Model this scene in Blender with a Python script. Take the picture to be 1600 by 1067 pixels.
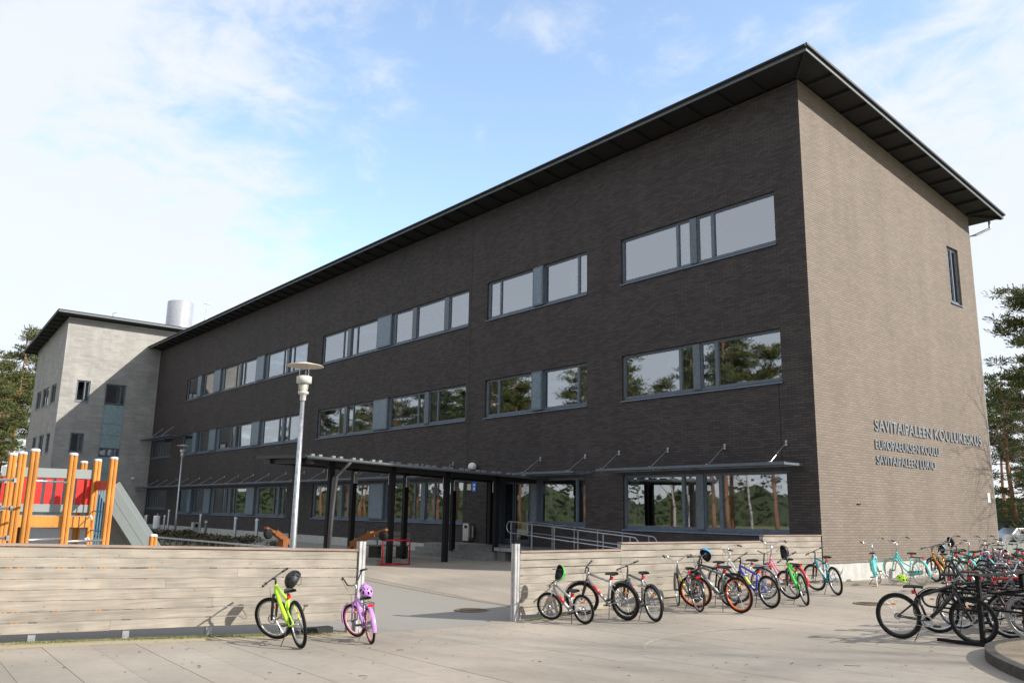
import bpy, math, random
from mathutils import Vector, Matrix
random.seed(7)
PI = math.pi
scene = bpy.context.scene
for o in list(bpy.data.objects): bpy.data.objects.remove(o)

# ------------------------------------------------------------ camera
cd = bpy.data.cameras.new('camera'); cam = bpy.data.objects.new('camera', cd); scene.collection.objects.link(cam)
cd.sensor_width = 36.0; cd.lens = 29.46; cd.clip_end = 3000.0; cd.clip_start = 0.1
camD = Vector((-0.76049, 0.61762, 0.2005)); camR = Vector((0.63317, 0.7738, 0.01796)); camU = Vector((0.14406, -0.14061, 0.97953))
cm = Matrix(((camR.x, camU.x, -camD.x), (camR.y, camU.y, -camD.y), (camR.z, camU.z, -camD.z)))
cam.matrix_world = Matrix.Translation((12.875, -21.54, 1.65)) @ cm.to_4x4()
scene.camera = cam

# ------------------------------------------------------------ sun, sky, exposure
SUNV = Vector((1.0, 0.62, 0.69)).normalized()          # towards the sun
SUN_EL = math.asin(SUNV.z); SUN_AZ = math.atan2(SUNV.x, SUNV.y)
sd = bpy.data.lights.new('sun', 'SUN'); sd.energy = 3.35; sd.angle = math.radians(0.7); sd.color = (1.0, 0.93, 0.83)
sun = bpy.data.objects.new('sun', sd); scene.collection.objects.link(sun)
sun.rotation_euler = (-SUNV).to_track_quat('-Z', 'Y').to_euler(); sun.location = SUNV * 60
W = bpy.data.worlds.new('World'); scene.world = W; W.use_nodes = True
nt = W.node_tree; nt.nodes.clear()
def wn(t, **k):
    n = nt.nodes.new(t)
    for a, b in k.items(): setattr(n, a, b)
    return n
wo = wn('ShaderNodeOutputWorld'); bg = wn('ShaderNodeBackground')
sky = wn('ShaderNodeTexSky', sky_type='NISHITA', sun_disc=False, sun_elevation=SUN_EL, sun_rotation=SUN_AZ)
sky.air_density = 1.0; sky.dust_density = 0.6; sky.ozone_density = 1.0
tc = wn('ShaderNodeTexCoord'); sp = wn('ShaderNodeSeparateXYZ'); nt.links.new(tc.outputs['Generated'], sp.inputs[0])
def wm(op, a, b=None, c=None, clamp=False):
    n = wn('ShaderNodeMath', operation=op, use_clamp=clamp)
    for i, v in enumerate((a, b, c)):
        if v is None: continue
        if isinstance(v, (int, float)): n.inputs[i].default_value = v
        else: nt.links.new(v, n.inputs[i])
    return n.outputs[0]
den = wm('ADD', wm('MAXIMUM', sp.outputs[2], 0.0), 0.16)
cx = wm('DIVIDE', sp.outputs[0], den); cy = wm('DIVIDE', sp.outputs[1], den)
cb = wn('ShaderNodeCombineXYZ'); nt.links.new(cx, cb.inputs[0]); nt.links.new(cy, cb.inputs[1])
def wnoise(scale, det, rough, off, dist=0.0):
    mp = wn('ShaderNodeMapping'); mp.inputs['Location'].default_value = off; nt.links.new(cb.outputs[0], mp.inputs[0])
    n = wn('ShaderNodeTexNoise'); n.inputs['Scale'].default_value = scale; n.inputs['Detail'].default_value = det
    n.inputs['Roughness'].default_value = rough; n.inputs['Distortion'].default_value = dist
    nt.links.new(mp.outputs[0], n.inputs['Vector']); return n.outputs['Fac']
# thin high cloud all over, with one clear elongated gap
ca_, sa_ = math.cos(math.radians(155)), math.sin(math.radians(155))
dx_ = wm('SUBTRACT', cx, -1.12); dy_ = wm('SUBTRACT', cy, 0.98)
uu = wm('MULTIPLY', wm('ADD', wm('MULTIPLY', dx_, ca_), wm('MULTIPLY', dy_, sa_)), 1 / 1.15)
vv = wm('MULTIPLY', wm('SUBTRACT', wm('MULTIPLY', dy_, ca_), wm('MULTIPLY', dx_, sa_)), 1 / 0.42)
dist = wm('SQRT', wm('ADD', wm('MULTIPLY', uu, uu), wm('MULTIPLY', vv, vv)))
gap = wm('MULTIPLY', wm('MINIMUM', dist, 2.4), 0.30)
n1 = wnoise(1.6, 4.0, 0.55, (3.1, 1.2, 0.0), 0.3); n2 = wnoise(7.0, 9.0, 0.62, (7.0, 2.0, 1.0), 0.35)
dens = wm('ADD', gap, wm('ADD', wm('MULTIPLY', n1, 0.80), wm('MULTIPLY', n2, 1.10)))
mr = wn('ShaderNodeMapRange', interpolation_type='SMOOTHSTEP'); nt.links.new(dens, mr.inputs['Value'])
mr.inputs['From Min'].default_value = 1.06; mr.inputs['From Max'].default_value = 1.60; mr.inputs['To Min'].default_value = 0.07; mr.inputs['To Max'].default_value = 0.93
mx = wn('ShaderNodeMix', data_type='RGBA'); nt.links.new(mr.outputs[0], mx.inputs['Factor'])
hs = wn('ShaderNodeHueSaturation'); hs.inputs['Saturation'].default_value = 0.98; hs.inputs['Value'].default_value = 1.12; hs.inputs['Hue'].default_value = 0.498; nt.links.new(sky.outputs[0], hs.inputs['Color'])
nt.links.new(hs.outputs[0], mx.inputs[6]); mx.inputs[7].default_value = (2.95, 3.08, 3.3, 1)
nt.links.new(mx.outputs[2], bg.inputs['Color']); bg.inputs['Strength'].default_value = 0.15
nt.links.new(bg.outputs[0], wo.inputs['Surface'])
scene.render.engine = 'CYCLES'
vs = scene.view_settings; vs.view_transform = 'Standard'; vs.look = 'None'; vs.exposure = 1.05; vs.gamma = 1.0; vs.use_curve_mapping = False
scene.cycles.max_bounces = 8; scene.cycles.transparent_max_bounces = 16

# ------------------------------------------------------------ materials
MATS = {}
def mat(name, col, rough=0.6, metal=0.0, spec=0.5, noise=None, bump=0.0, coat=0.0):
    """noise = (scale, amount, second colour or None)"""
    if name in MATS: return MATS[name]
    m = bpy.data.materials.new(name); m.use_nodes = True; t = m.node_tree; b = t.nodes['Principled BSDF']
    b.inputs['Base Color'].default_value = (*col, 1); b.inputs['Roughness'].default_value = rough
    b.inputs['Metallic'].default_value = metal; b.inputs['Specular IOR Level'].default_value = spec
    b.inputs['Coat Weight'].default_value = coat
    if noise is None: noise = (9.0, 0.18, None)
    tcn = t.nodes.new('ShaderNodeTexCoord'); nz = t.nodes.new('ShaderNodeTexNoise'); nz.inputs['Scale'].default_value = noise[0]
    nz.inputs['Detail'].default_value = 6; t.links.new(tcn.outputs['Object'], nz.inputs['Vector'])
    rp = t.nodes.new('ShaderNodeMapRange'); rp.inputs['From Min'].default_value = 0.3; rp.inputs['From Max'].default_value = 0.7
    t.links.new(nz.outputs['Fac'], rp.inputs['Value'])
    mx = t.nodes.new('ShaderNodeMix'); mx.data_type = 'RGBA'; t.links.new(rp.outputs[0], mx.inputs['Factor'])
    c2 = noise[2] or tuple(c * (1 - noise[1]) for c in col); c1 = col if noise[2] else tuple(min(1, c * (1 + noise[1])) for c in col)
    mx.inputs[6].default_value = (*c1, 1); mx.inputs[7].default_value = (*c2, 1); t.links.new(mx.outputs[2], b.inputs['Base Color'])
    if bump:
        bp = t.nodes.new('ShaderNodeBump'); bp.inputs['Strength'].default_value = bump; bp.inputs['Distance'].default_value = 0.01
        t.links.new(nz.outputs['Fac'], bp.inputs['Height']); t.links.new(bp.outputs[0], b.inputs['Normal'])
    MATS[name] = m; return m

def brick_mat(name, axis, c1, c2, mortar, bw=0.285, rh=0.075, ms=0.011, patch=0.25, bump=0.6, off=0.5, tint=None):
    m = bpy.data.materials.new(name); m.use_nodes = True; t = m.node_tree; b = t.nodes['Principled BSDF']; L = t.links.new
    tcn = t.nodes.new('ShaderNodeTexCoord'); sx = t.nodes.new('ShaderNodeSeparateXYZ'); L(tcn.outputs['Object'], sx.inputs[0])
    cb = t.nodes.new('ShaderNodeCombineXYZ'); L(sx.outputs[axis], cb.inputs[0]); L(sx.outputs[2], cb.inputs[1])
    br = t.nodes.new('ShaderNodeTexBrick'); L(cb.outputs[0], br.inputs['Vector'])
    br.inputs['Scale'].default_value = 1; br.inputs['Brick Width'].default_value = bw; br.inputs['Row Height'].default_value = rh
    br.inputs['Mortar Size'].default_value = ms; br.inputs['Mortar Smooth'].default_value = 0.2; br.offset = off
    br.inputs['Color1'].default_value = (*c1, 1); br.inputs['Color2'].default_value = (*c2, 1); br.inputs['Mortar'].default_value = (*mortar, 1)
    br.inputs['Bias'].default_value = 0.0
    nz = t.nodes.new('ShaderNodeTexNoise'); nz.inputs['Scale'].default_value = 0.7; nz.inputs['Detail'].default_value = 5; L(cb.outputs[0], nz.inputs['Vector'])
    n2 = t.nodes.new('ShaderNodeTexNoise'); n2.inputs['Scale'].default_value = 55; n2.inputs['Detail'].default_value = 4; L(tcn.outputs['Object'], n2.inputs['Vector'])
    # groups of bricks a little lighter, drawn on the brick grid
    mp = t.nodes.new('ShaderNodeMapping'); mp.inputs['Scale'].default_value = (1.3, 7, 1); L(cb.outputs[0], mp.inputs[0])
    n3 = t.nodes.new('ShaderNodeTexNoise'); n3.inputs['Scale'].default_value = 1.0; n3.inputs['Detail'].default_value = 3; L(mp.outputs[0], n3.inputs['Vector'])
    def mm(op, a, b_):
        n = t.nodes.new('ShaderNodeMath'); n.operation = op
        for i, v in enumerate((a, b_)):
            if isinstance(v, (int, float)): n.inputs[i].default_value = v
            else: L(v, n.inputs[i])
        return n.outputs[0]
    f = mm('ADD', mm('MULTIPLY', nz.outputs['Fac'], patch * 2), mm('MULTIPLY', n3.outputs['Fac'], patch * .9))
    mp4 = t.nodes.new('ShaderNodeMapping'); mp4.inputs['Scale'].default_value = (1.6, .12, 1); L(cb.outputs[0], mp4.inputs[0]); n5 = t.nodes.new('ShaderNodeTexNoise'); n5.inputs['Detail'].default_value = 5; n5.inputs['Scale'].default_value = 1; L(mp4.outputs[0], n5.inputs['Vector'])
    f = mm('ADD', f, mm('MULTIPLY', n5.outputs['Fac'], .35)); f = mm('ADD', f, mm('MULTIPLY', n2.outputs['Fac'], 0.3)); f = mm('ADD', f, 1 - patch * 1.45 - 0.15 - .175)
    vm = t.nodes.new('ShaderNodeVectorMath'); vm.operation = 'SCALE'; L(br.outputs['Color'], vm.inputs[0]); L(f, vm.inputs['Scale'])
    L(vm.outputs[0], b.inputs['Base Color'])
    b.inputs['Roughness'].default_value = 0.75; b.inputs['Specular IOR Level'].default_value = 0.35
    h = mm('ADD', mm('MULTIPLY', br.outputs['Fac'], -1.0), mm('MULTIPLY', n2.outputs['Fac'], 0.25))
    bp = t.nodes.new('ShaderNodeBump'); bp.inputs['Strength'].default_value = bump; bp.inputs['Distance'].default_value = 0.008
    L(h, bp.inputs['Height']); L(bp.outputs[0], b.inputs['Normal'])
    MATS[name] = m; return m

def wood_mat(name, c1, c2, axis=1, dark=(0.16, 0.13, 0.10)):
    m = bpy.data.materials.new(name); m.use_nodes = True; t = m.node_tree; b = t.nodes['Principled BSDF']; L = t.links.new
    tcn = t.nodes.new('ShaderNodeTexCoord'); mp = t.nodes.new('ShaderNodeMapping'); s = [40, 40, 40]; s[axis] = 1.6; mp.inputs['Scale'].default_value = s
    oi = t.nodes.new('ShaderNodeObjectInfo'); ad = t.nodes.new('ShaderNodeVectorMath'); ad.operation = 'ADD'
    L(tcn.outputs['Object'], ad.inputs[0]); cb = t.nodes.new('ShaderNodeCombineXYZ')
    ml = t.nodes.new('ShaderNodeMath'); ml.operation = 'MULTIPLY'; ml.inputs[1].default_value = 37; L(oi.outputs['Random'], ml.inputs[0])
    L(ml.outputs[0], cb.inputs[0]); L(ml.outputs[0], cb.inputs[1]); L(cb.outputs[0], ad.inputs[1]); L(ad.outputs[0], mp.inputs[0])
    nz = t.nodes.new('ShaderNodeTexNoise'); nz.inputs['Scale'].default_value = 1; nz.inputs['Detail'].default_value = 7; nz.inputs['Roughness'].default_value = .65; L(mp.outputs[0], nz.inputs['Vector'])
    rp = t.nodes.new('ShaderNodeMapRange'); rp.inputs['From Min'].default_value = .3; rp.inputs['From Max'].default_value = .72; L(nz.outputs['Fac'], rp.inputs['Value'])
    mx = t.nodes.new('ShaderNodeMix'); mx.data_type = 'RGBA'; L(rp.outputs[0], mx.inputs['Factor']); mx.inputs[6].default_value = (*c1, 1); mx.inputs[7].default_value = (*c2, 1)
    # weathering patches and knots
    n2 = t.nodes.new('ShaderNodeTexNoise'); n2.inputs['Scale'].default_value = 1.8; n2.inputs['Detail'].default_value = 4; L(ad.outputs[0], n2.inputs['Vector'])
    ms = t.nodes.new('ShaderNodeMapping'); s2 = [7, 7, 7]; s2[axis] = 4.5; ms.inputs['Scale'].default_value = s2; L(ad.outputs[0], ms.inputs[0])
    vo = t.nodes.new('ShaderNodeTexVoronoi'); vo.inputs['Scale'].default_value = 1; L(ms.outputs[0], vo.inputs['Vector'])
    kr = t.nodes.new('ShaderNodeMapRange'); kr.inputs['From Min'].default_value = .04; kr.inputs['From Max'].default_value = .10; kr.inputs['To Min'].default_value = .7; kr.inputs['To Max'].default_value = 0; L(vo.outputs['Distance'], kr.inputs['Value'])
    m2 = t.nodes.new('ShaderNodeMix'); m2.data_type = 'RGBA'; L(kr.outputs[0], m2.inputs['Factor']); L(mx.outputs[2], m2.inputs[6]); m2.inputs[7].default_value = (*dark, 1)
    r2 = t.nodes.new('ShaderNodeMapRange'); r2.inputs['From Min'].default_value = .35; r2.inputs['From Max'].default_value = .65; r2.inputs['To Min'].default_value = .80; r2.inputs['To Max'].default_value = 1.10; L(n2.outputs['Fac'], r2.inputs['Value'])
    r3 = t.nodes.new('ShaderNodeMapRange'); r3.inputs['To Min'].default_value = .92; r3.inputs['To Max'].default_value = 1.06; L(oi.outputs['Random'], r3.inputs['Value'])
    mu = t.nodes.new('ShaderNodeMath'); mu.operation = 'MULTIPLY'; L(r2.outputs[0], mu.inputs[0]); L(r3.outputs[0], mu.inputs[1])
    vm = t.nodes.new('ShaderNodeVectorMath'); vm.operation = 'SCALE'; L(m2.outputs[2], vm.inputs[0]); L(mu.outputs[0], vm.inputs['Scale'])
    L(vm.outputs[0], b.inputs['Base Color']); b.inputs['Roughness'].default_value = .8; b.inputs['Specular IOR Level'].default_value = .2
    bp = t.nodes.new('ShaderNodeBump'); bp.inputs['Strength'].default_value = .35; bp.inputs['Distance'].default_value = .004; L(nz.outputs['Fac'], bp.inputs['Height']); L(bp.outputs[0], b.inputs['Normal'])
    MATS[name] = m; return m

def glass_mat(name, ior=3.9, tint=(0.85, 0.92, 0.92), wav=0.006):
    m = bpy.data.materials.new(name); m.use_nodes = True; t = m.node_tree; t.nodes.clear(); L = t.links.new
    out = t.nodes.new('ShaderNodeOutputMaterial'); mixn = t.nodes.new('ShaderNodeMixShader'); tr = t.nodes.new('ShaderNodeBsdfTransparent'); gl = t.nodes.new('ShaderNodeBsdfGlossy')
    fr = t.nodes.new('ShaderNodeFresnel'); fr.inputs['IOR'].default_value = ior; tr.inputs['Color'].default_value = (*tint, 1)
    gl.inputs['Roughness'].default_value = 0.015; gl.inputs['Color'].default_value = (0.93, 0.96, 1.0, 1)
    tcn = t.nodes.new('ShaderNodeTexCoord'); nz = t.nodes.new('ShaderNodeTexNoise'); nz.inputs['Scale'].default_value = 0.9; nz.inputs['Detail'].default_value = 1; L(tcn.outputs['Object'], nz.inputs['Vector'])
    bp = t.nodes.new('ShaderNodeBump'); bp.inputs['Strength'].default_value = wav; bp.inputs['Distance'].default_value = 0.2; L(nz.outputs['Fac'], bp.inputs['Height'])
    L(bp.outputs[0], gl.inputs['Normal']); L(fr.outputs[0], mixn.inputs[0]); L(tr.outputs[0], mixn.inputs[1]); L(gl.outputs[0], mixn.inputs[2]); L(mixn.outputs[0], out.inputs[0])
    MATS[name] = m; return m

# ------------------------------------------------------------ mesh builder
class MB:
    def __init__(s): s.v = []; s.f = []; s.M = None
    def add(s, vs, fs):
        n = len(s.v)
        if s.M is not None: vs = [s.M @ Vector(v) for v in vs]
        s.v += [tuple(v) for v in vs]; s.f += [tuple(i + n for i in f) for f in fs]; return s
    def box(s, x0, x1, y0, y1, z0, z1):
        return s.add([(x0, y0, z0), (x1, y0, z0), (x1, y1, z0), (x0, y1, z0), (x0, y0, z1), (x1, y0, z1), (x1, y1, z1), (x0, y1, z1)],
                     [(0, 3, 2, 1), (4, 5, 6, 7), (0, 1, 5, 4), (1, 2, 6, 5), (2, 3, 7, 6), (3, 0, 4, 7)])
    def bar(s, a, b, w, h, up=(0, 0, 1)):
        a = Vector(a); b = Vector(b); d = (b - a).normalized(); u = Vector(up)
        if abs(d.dot(u)) > .99: u = Vector((1, 0, 0))
        r = d.cross(u).normalized() * (w / 2); u = r.cross(d).normalized() * (h / 2)
        return s.add([a - r - u, a + r - u, a + r + u, a - r + u, b - r - u, b + r - u, b + r + u, b - r + u],
                     [(0, 1, 2, 3), (7, 6, 5, 4), (0, 4, 5, 1), (1, 5, 6, 2), (2, 6, 7, 3), (3, 7, 4, 0)])
    def tube(s, pts, r, n=8, cap=True):
        P = [Vector(p) for p in pts]; R = r if isinstance(r, (list, tuple)) else [r] * len(P); vs = []; fs = []
        ref = None
        for i, p in enumerate(P):
            d = (P[min(i + 1, len(P) - 1)] - P[max(i - 1, 0)])
            if d.length < 1e-9: d = Vector((0, 0, 1))
            d.normalize()
            if ref is None: ref = d.orthogonal().normalized()
            ref = (ref - d * ref.dot(d))
            if ref.length < 1e-6: ref = d.orthogonal()
            ref.normalize(); q = d.cross(ref)
            for k in range(n):
                a = 2 * PI * k / n; vs.append(p + (ref * math.cos(a) + q * math.sin(a)) * R[i])
        for i in range(len(P) - 1):
            for k in range(n): fs.append((i * n + k, i * n + (k + 1) % n, (i + 1) * n + (k + 1) % n, (i + 1) * n + k))
        if cap: fs.append(tuple(range(n - 1, -1, -1))); fs.append(tuple((len(P) - 1) * n + k for k in range(n)))
        return s.add(vs, fs)
    def lathe(s, prof, c=(0, 0, 0), n=20, axis='z'):
        vs = []; fs = []
        for r, z in prof:
            for k in range(n):
                a = 2 * PI * k / n; x, y = r * math.cos(a), r * math.sin(a)
                p = (x, y, z) if axis == 'z' else ((x, z, y) if axis == 'y' else (z, x, y)); vs.append((p[0] + c[0], p[1] + c[1], p[2] + c[2]))
        for i in range(len(prof) - 1):
            for k in range(n): fs.append((i * n + k, i * n + (k + 1) % n, (i + 1) * n + (k + 1) % n, (i + 1) * n + k))
        return s.add(vs, fs)
    def torus(s, c, R, r, n=36, m=8, axis='y', flat=1.0):
        prof = [(R + r * math.cos(2 * PI * j / m), r * flat * math.sin(2 * PI * j / m)) for j in range(m + 1)]
        return s.lathe(prof, c, n, axis)
    def quad(s, a, b, c, d): return s.add([a, b, c, d], [(0, 1, 2, 3)])
    def mesh(s, name, m, smooth=False):
        me = bpy.data.meshes.new(name); me.from_pydata(s.v, [], s.f); me.materials.append(m)
        if smooth:
            me.polygons.foreach_set('use_smooth', [True] * len(me.polygons))
        me.update(); return me

C = scene.collection
OFF = {}
def link(o): C.objects.link(o); return o
def thing(name, label, cat, loc=(0, 0, 0), group=None, rot=None, kind=None):
    o = bpy.data.objects.new(name, None); o.empty_display_size = .2; link(o); o.location = loc
    if rot is not None: o.rotation_euler = rot
    o['label'] = label
    if cat: o['category'] = cat
    if group: o['group'] = group
    if kind: o['kind'] = kind
    OFF[o.name] = Vector(loc) if rot is None else Vector((0, 0, 0)); return o
def part(name, mb, m, parent, smooth=False, label=None, kind=None, shared=None):
    """world coordinates for unrotated things, local ones for rotated things"""
    off = OFF[parent.name]
    if shared is None:
        if off.length > 0: mb.v = [tuple(Vector(v) - off) for v in mb.v]
        me = mb.mesh(name, m, smooth)
    else: me = shared
    o = bpy.data.objects.new(name, me); link(o); o.parent = parent; OFF[o.name] = off
    if label: o['label'] = label
    if kind: o['kind'] = kind
    return o
def solo(name, mb, m, label, cat, group=None, smooth=False, kind=None):
    o = bpy.data.objects.new(name, mb.mesh(name, m, smooth)); link(o)
    if label: o['label'] = label
    if cat: o['category'] = cat
    if group: o['group'] = group
    if kind: o['kind'] = kind
    OFF[o.name] = Vector((0, 0, 0)); return o
def copy_tree(o, parent=None):
    c = o.copy(); link(c); OFF[c.name] = OFF[o.name]
    if parent is not None: c.parent = parent
    for ch in list(o.children): copy_tree(ch, c)
    return c

def gz(x, y):
    b = -.03 - .1 / (1 + math.exp(max(-50, min(50, (x + 17) / 2.5))))
    return b - .35 * math.exp(-((x + 2) ** 2 / 81 + (y + 12) ** 2 / 36.))

# palette (real surface colours)
m_darkbrick = brick_mat('dark_brick', 0, (0.076, 0.064, 0.062), (0.044, 0.037, 0.037), (0.030, 0.026, 0.027), patch=.22)
m_tanbrick = brick_mat('tan_brick', 1, (0.200, 0.165, 0.136), (0.162, 0.134, 0.112), (0.126, 0.106, 0.090), patch=.14)
m_stone = brick_mat('grey_stone', 1, (0.34, 0.333, 0.315), (0.285, 0.28, 0.268), (0.235, 0.232, 0.225), bw=.6, rh=.2, ms=.006, patch=.3, bump=.3)
m_stone_x = brick_mat('grey_stone_side', 0, (0.34, 0.333, 0.315), (0.285, 0.28, 0.268), (0.235, 0.232, 0.225), bw=.6, rh=.2, ms=.006, patch=.3, bump=.3)
m_concrete = mat('plinth_concrete', (0.42, 0.42, 0.40), .85, noise=(3, .14, None), bump=.2)
m_stepcon = mat('step_concrete', (0.20, 0.20, 0.19), .85, noise=(5, .2, None), bump=.2)
m_roof = mat('roof_sheet', (0.025, 0.027, 0.03), .5, .3)
m_fascia = mat('fascia_metal', (0.12, 0.14, 0.155), .45, .2)
m_soffit = mat('soffit_board', (0.014, 0.014, 0.016), .7)
m_frame = mat('window_frame_blue_grey', (0.105, 0.13, 0.16), .45, .1)
m_sill = mat('sill_metal_sky_tint', (0.17, 0.23, 0.33), .35, .3)  # blue-grey metal, base colour made bluer and lighter to carry the sky reflection
m_vent = mat('vent_panel_blue', (0.15, 0.20, 0.25), .4, .2)
m_curtain = mat('curtain_cloth', (0.80, 0.82, 0.84), .9)
m_interior = mat('interior_plaster', (0.30, 0.29, 0.26), .9)
m_glass = glass_mat('window_glass')
m_doorglass = glass_mat('door_glass', 2.6, (0.6, 0.78, 0.74))
m_galv = mat('galvanised_steel', (0.42, 0.44, 0.47), .38, .75, noise=(14, .25, None))
m_steel = mat('brushed_steel', (0.55, 0.55, 0.55), .3, .9)
m_alu = mat('aluminium_post', (0.50, 0.50, 0.51), .42, .6)
m_blackst = mat('black_painted_steel', (0.007, 0.007, 0.008), .6, spec=.25)
m_blackmetal = mat('canopy_dark_metal', (0.016, 0.017, 0.018), .5)
m_board = wood_mat('weathered_board', (0.37, 0.335, 0.285), (0.228, 0.205, 0.175))
m_cap = wood_mat('weathered_cap', (0.34, 0.26, 0.22), (0.25, 0.19, 0.16))
m_boardx = wood_mat('weathered_bench', (0.30, 0.28, 0.23), (0.2, 0.185, 0.155), axis=0)
m_orange = wood_mat('orange_stained_wood', (0.62, 0.275, 0.065), (0.48, 0.20, 0.05), axis=2, dark=(0.35, 0.1, 0.02))
m_orangeb = wood_mat('brown_orange_wood', (0.26, 0.10, 0.035), (0.19, 0.07, 0.028), axis=0, dark=(0.15, 0.05, 0.02))
m_red = mat('red_panel', (0.62, 0.02, 0.018), .4)
m_greyboard = mat('grey_panel', (0.25, 0.285, 0.285), .5, noise=(25, .05, None))
m_white = mat('white_plastic', (0.75, 0.75, 0.75), .4)
m_bluesign = mat('blue_sign', (0.02, 0.14, 0.62), .4)
m_rubber = mat('tyre_rubber', (0.012, 0.012, 0.012), .8, spec=.25)
m_blackpl = mat('black_plastic', (0.014, 0.014, 0.015), .4)
m_chrome = mat('chrome', (0.72, 0.72, 0.72), .15, 1.0)
m_silver = mat('silver_alloy', (0.5, 0.5, 0.52), .3, .85)
m_reflred = mat('red_reflector', (0.7, 0.01, 0.01), .2)
m_reflor = mat('orange_reflector', (0.95, 0.25, 0.01), .2)
m_letter = mat('letter_metal', (0.27, 0.30, 0.33), .4, .6)
m_asphalt = mat('asphalt', (0.255, 0.243, 0.218), .9, noise=(140, .25, None), bump=.25)
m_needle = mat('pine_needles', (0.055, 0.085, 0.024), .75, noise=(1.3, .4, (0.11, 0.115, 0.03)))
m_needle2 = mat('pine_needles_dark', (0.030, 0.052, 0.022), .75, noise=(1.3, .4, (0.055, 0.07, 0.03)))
m_bark = mat('pine_bark', (0.30, 0.145, 0.075), .9, noise=(6, .3, (0.20, 0.11, 0.07)), bump=.4)
m_twig = mat('grey_twig', (0.20, 0.15, 0.12), .9)
m_birch = mat('birch_bark', (0.55, 0.53, 0.50), .8, noise=(8, .5, (0.12, 0.11, 0.10)))
m_soil = mat('soil_and_leaf_litter', (0.20, 0.17, 0.09), .95, noise=(.25, .3, (0.11, 0.14, 0.04)), bump=.4)
m_dry = mat('dry_grass', (0.34, 0.29, 0.13), .9)
m_green = mat('green_grass', (0.12, 0.16, 0.04), .9)
m_shrub = mat('shrub_leaves', (0.045, 0.05, 0.02), .85, noise=(4, .4, (0.10, 0.07, 0.03)))

# ============================================================ SETTING: ground
def frange(a, b, s):
    r = []; x = a
    while x < b - 1e-6: r.append(x); x += s
    r.append(b); return r
def sheet(xs, ys, dz, fn=gz):
    mb = MB(); mb.v = [(x, y, fn(x, y) + dz) for y in ys for x in xs]; nx = len(xs)
    mb.f = [(j * nx + i, j * nx + i + 1, (j + 1) * nx + i + 1, (j + 1) * nx + i) for j in range(len(ys) - 1) for i in range(nx - 1)]
    return mb
xs = [-900, -500, -300, -180] + frange(-110, 60, 2.0) + [90, 150, 300, 600, 900]
ys = [-900, -500, -300, -180, -110] + frange(-70, 60, 2.0) + [90, 150, 300, 600, 900]
solo('ground', sheet(xs, ys, -.07), m_soil, 'brown soil and leaf litter ground around the school', None, kind='structure')
solo('courtyard_asphalt', sheet(frange(-76, .12, 1.0), frange(-40, 0, 1.0), -.014), m_asphalt, 'grey asphalt of the shaded school courtyard', None, kind='structure')

def slab_mat():
    m = bpy.data.materials.new('paving_concrete'); m.use_nodes = True; t = m.node_tree; b = t.nodes['Principled BSDF']; L = t.links.new
    tcn = t.nodes.new('ShaderNodeTexCoord'); oi = t.nodes.new('ShaderNodeObjectInfo')
    def nz(s, d, r=.5):
        n = t.nodes.new('ShaderNodeTexNoise'); n.inputs['Scale'].default_value = s; n.inputs['Detail'].default_value = d; n.inputs['Roughness'].default_value = r
        L(tcn.outputs['Object'], n.inputs['Vector']); return n.outputs['Fac']
    def ramp(v, a, b_, c, d):
        n = t.nodes.new('ShaderNodeMapRange'); n.inputs['From Min'].default_value = a; n.inputs['From Max'].default_value = b_; n.inputs['To Min'].default_value = c; n.inputs['To Max'].default_value = d; L(v, n.inputs['Value']); return n.outputs[0]
    def mul(a, b_):
        n = t.nodes.new('ShaderNodeMath'); n.operation = 'MULTIPLY'; L(a, n.inputs[0]); L(b_, n.inputs[1]); return n.outputs[0]
    f = mul(ramp(nz(.33, 5, .6), .35, .65, .82, 1.08), ramp(nz(70, 5, .7), .3, .7, .86, 1.12)); f = mul(f, ramp(nz(6, 5, .7), .3, .7, .93, 1.06)); f = mul(f, ramp(oi.outputs['Random'], 0, 1, .95, 1.04))
    mx = t.nodes.new('ShaderNodeMix'); mx.data_type = 'RGBA'; L(ramp(nz(.22, 3), .4, .62, 0, 1), mx.inputs['Factor']); mx.inputs[6].default_value = (.345, .302, .252, 1); mx.inputs[7].default_value = (.312, .282, .242, 1)
    vm = t.nodes.new('ShaderNodeVectorMath'); vm.operation = 'SCALE'; L(mx.outputs[2], vm.inputs[0]); L(f, vm.inputs['Scale']); L(vm.outputs[0], b.inputs['Base Color'])
    b.inputs['Roughness'].default_value = .88; b.inputs['Specular IOR Level'].default_value = .25
    bp = t.nodes.new('ShaderNodeBump'); bp.inputs['Strength'].default_value = .3; bp.inputs['Distance'].default_value = .004; L(nz(160, 4, .7), bp.inputs['Height']); L(bp.outputs[0], b.inputs['Normal'])
    return m
m_slab = slab_mat()
solo('sand_bed', sheet(frange(.0, 17.4, .6), frange(-22, 19, .6), -.005), mat('joint_sand', (.26, .225, .18), .95, noise=(30, .3, None)), 'sand filling the joints of the paving', None, kind='structure')
solo('sand_bed', sheet(frange(-24.0, -.02, .6), frange(-9.5, -.1, .6), -.005), MATS['joint_sand'], 'sand filling the joints of the courtyard paving', None, kind='structure')
paving = thing('pavement', 'pale concrete paving in long narrow strips across the yard', None, (0, 0, 0), kind='structure')
sk = lambda x: -.045 * x
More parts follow.
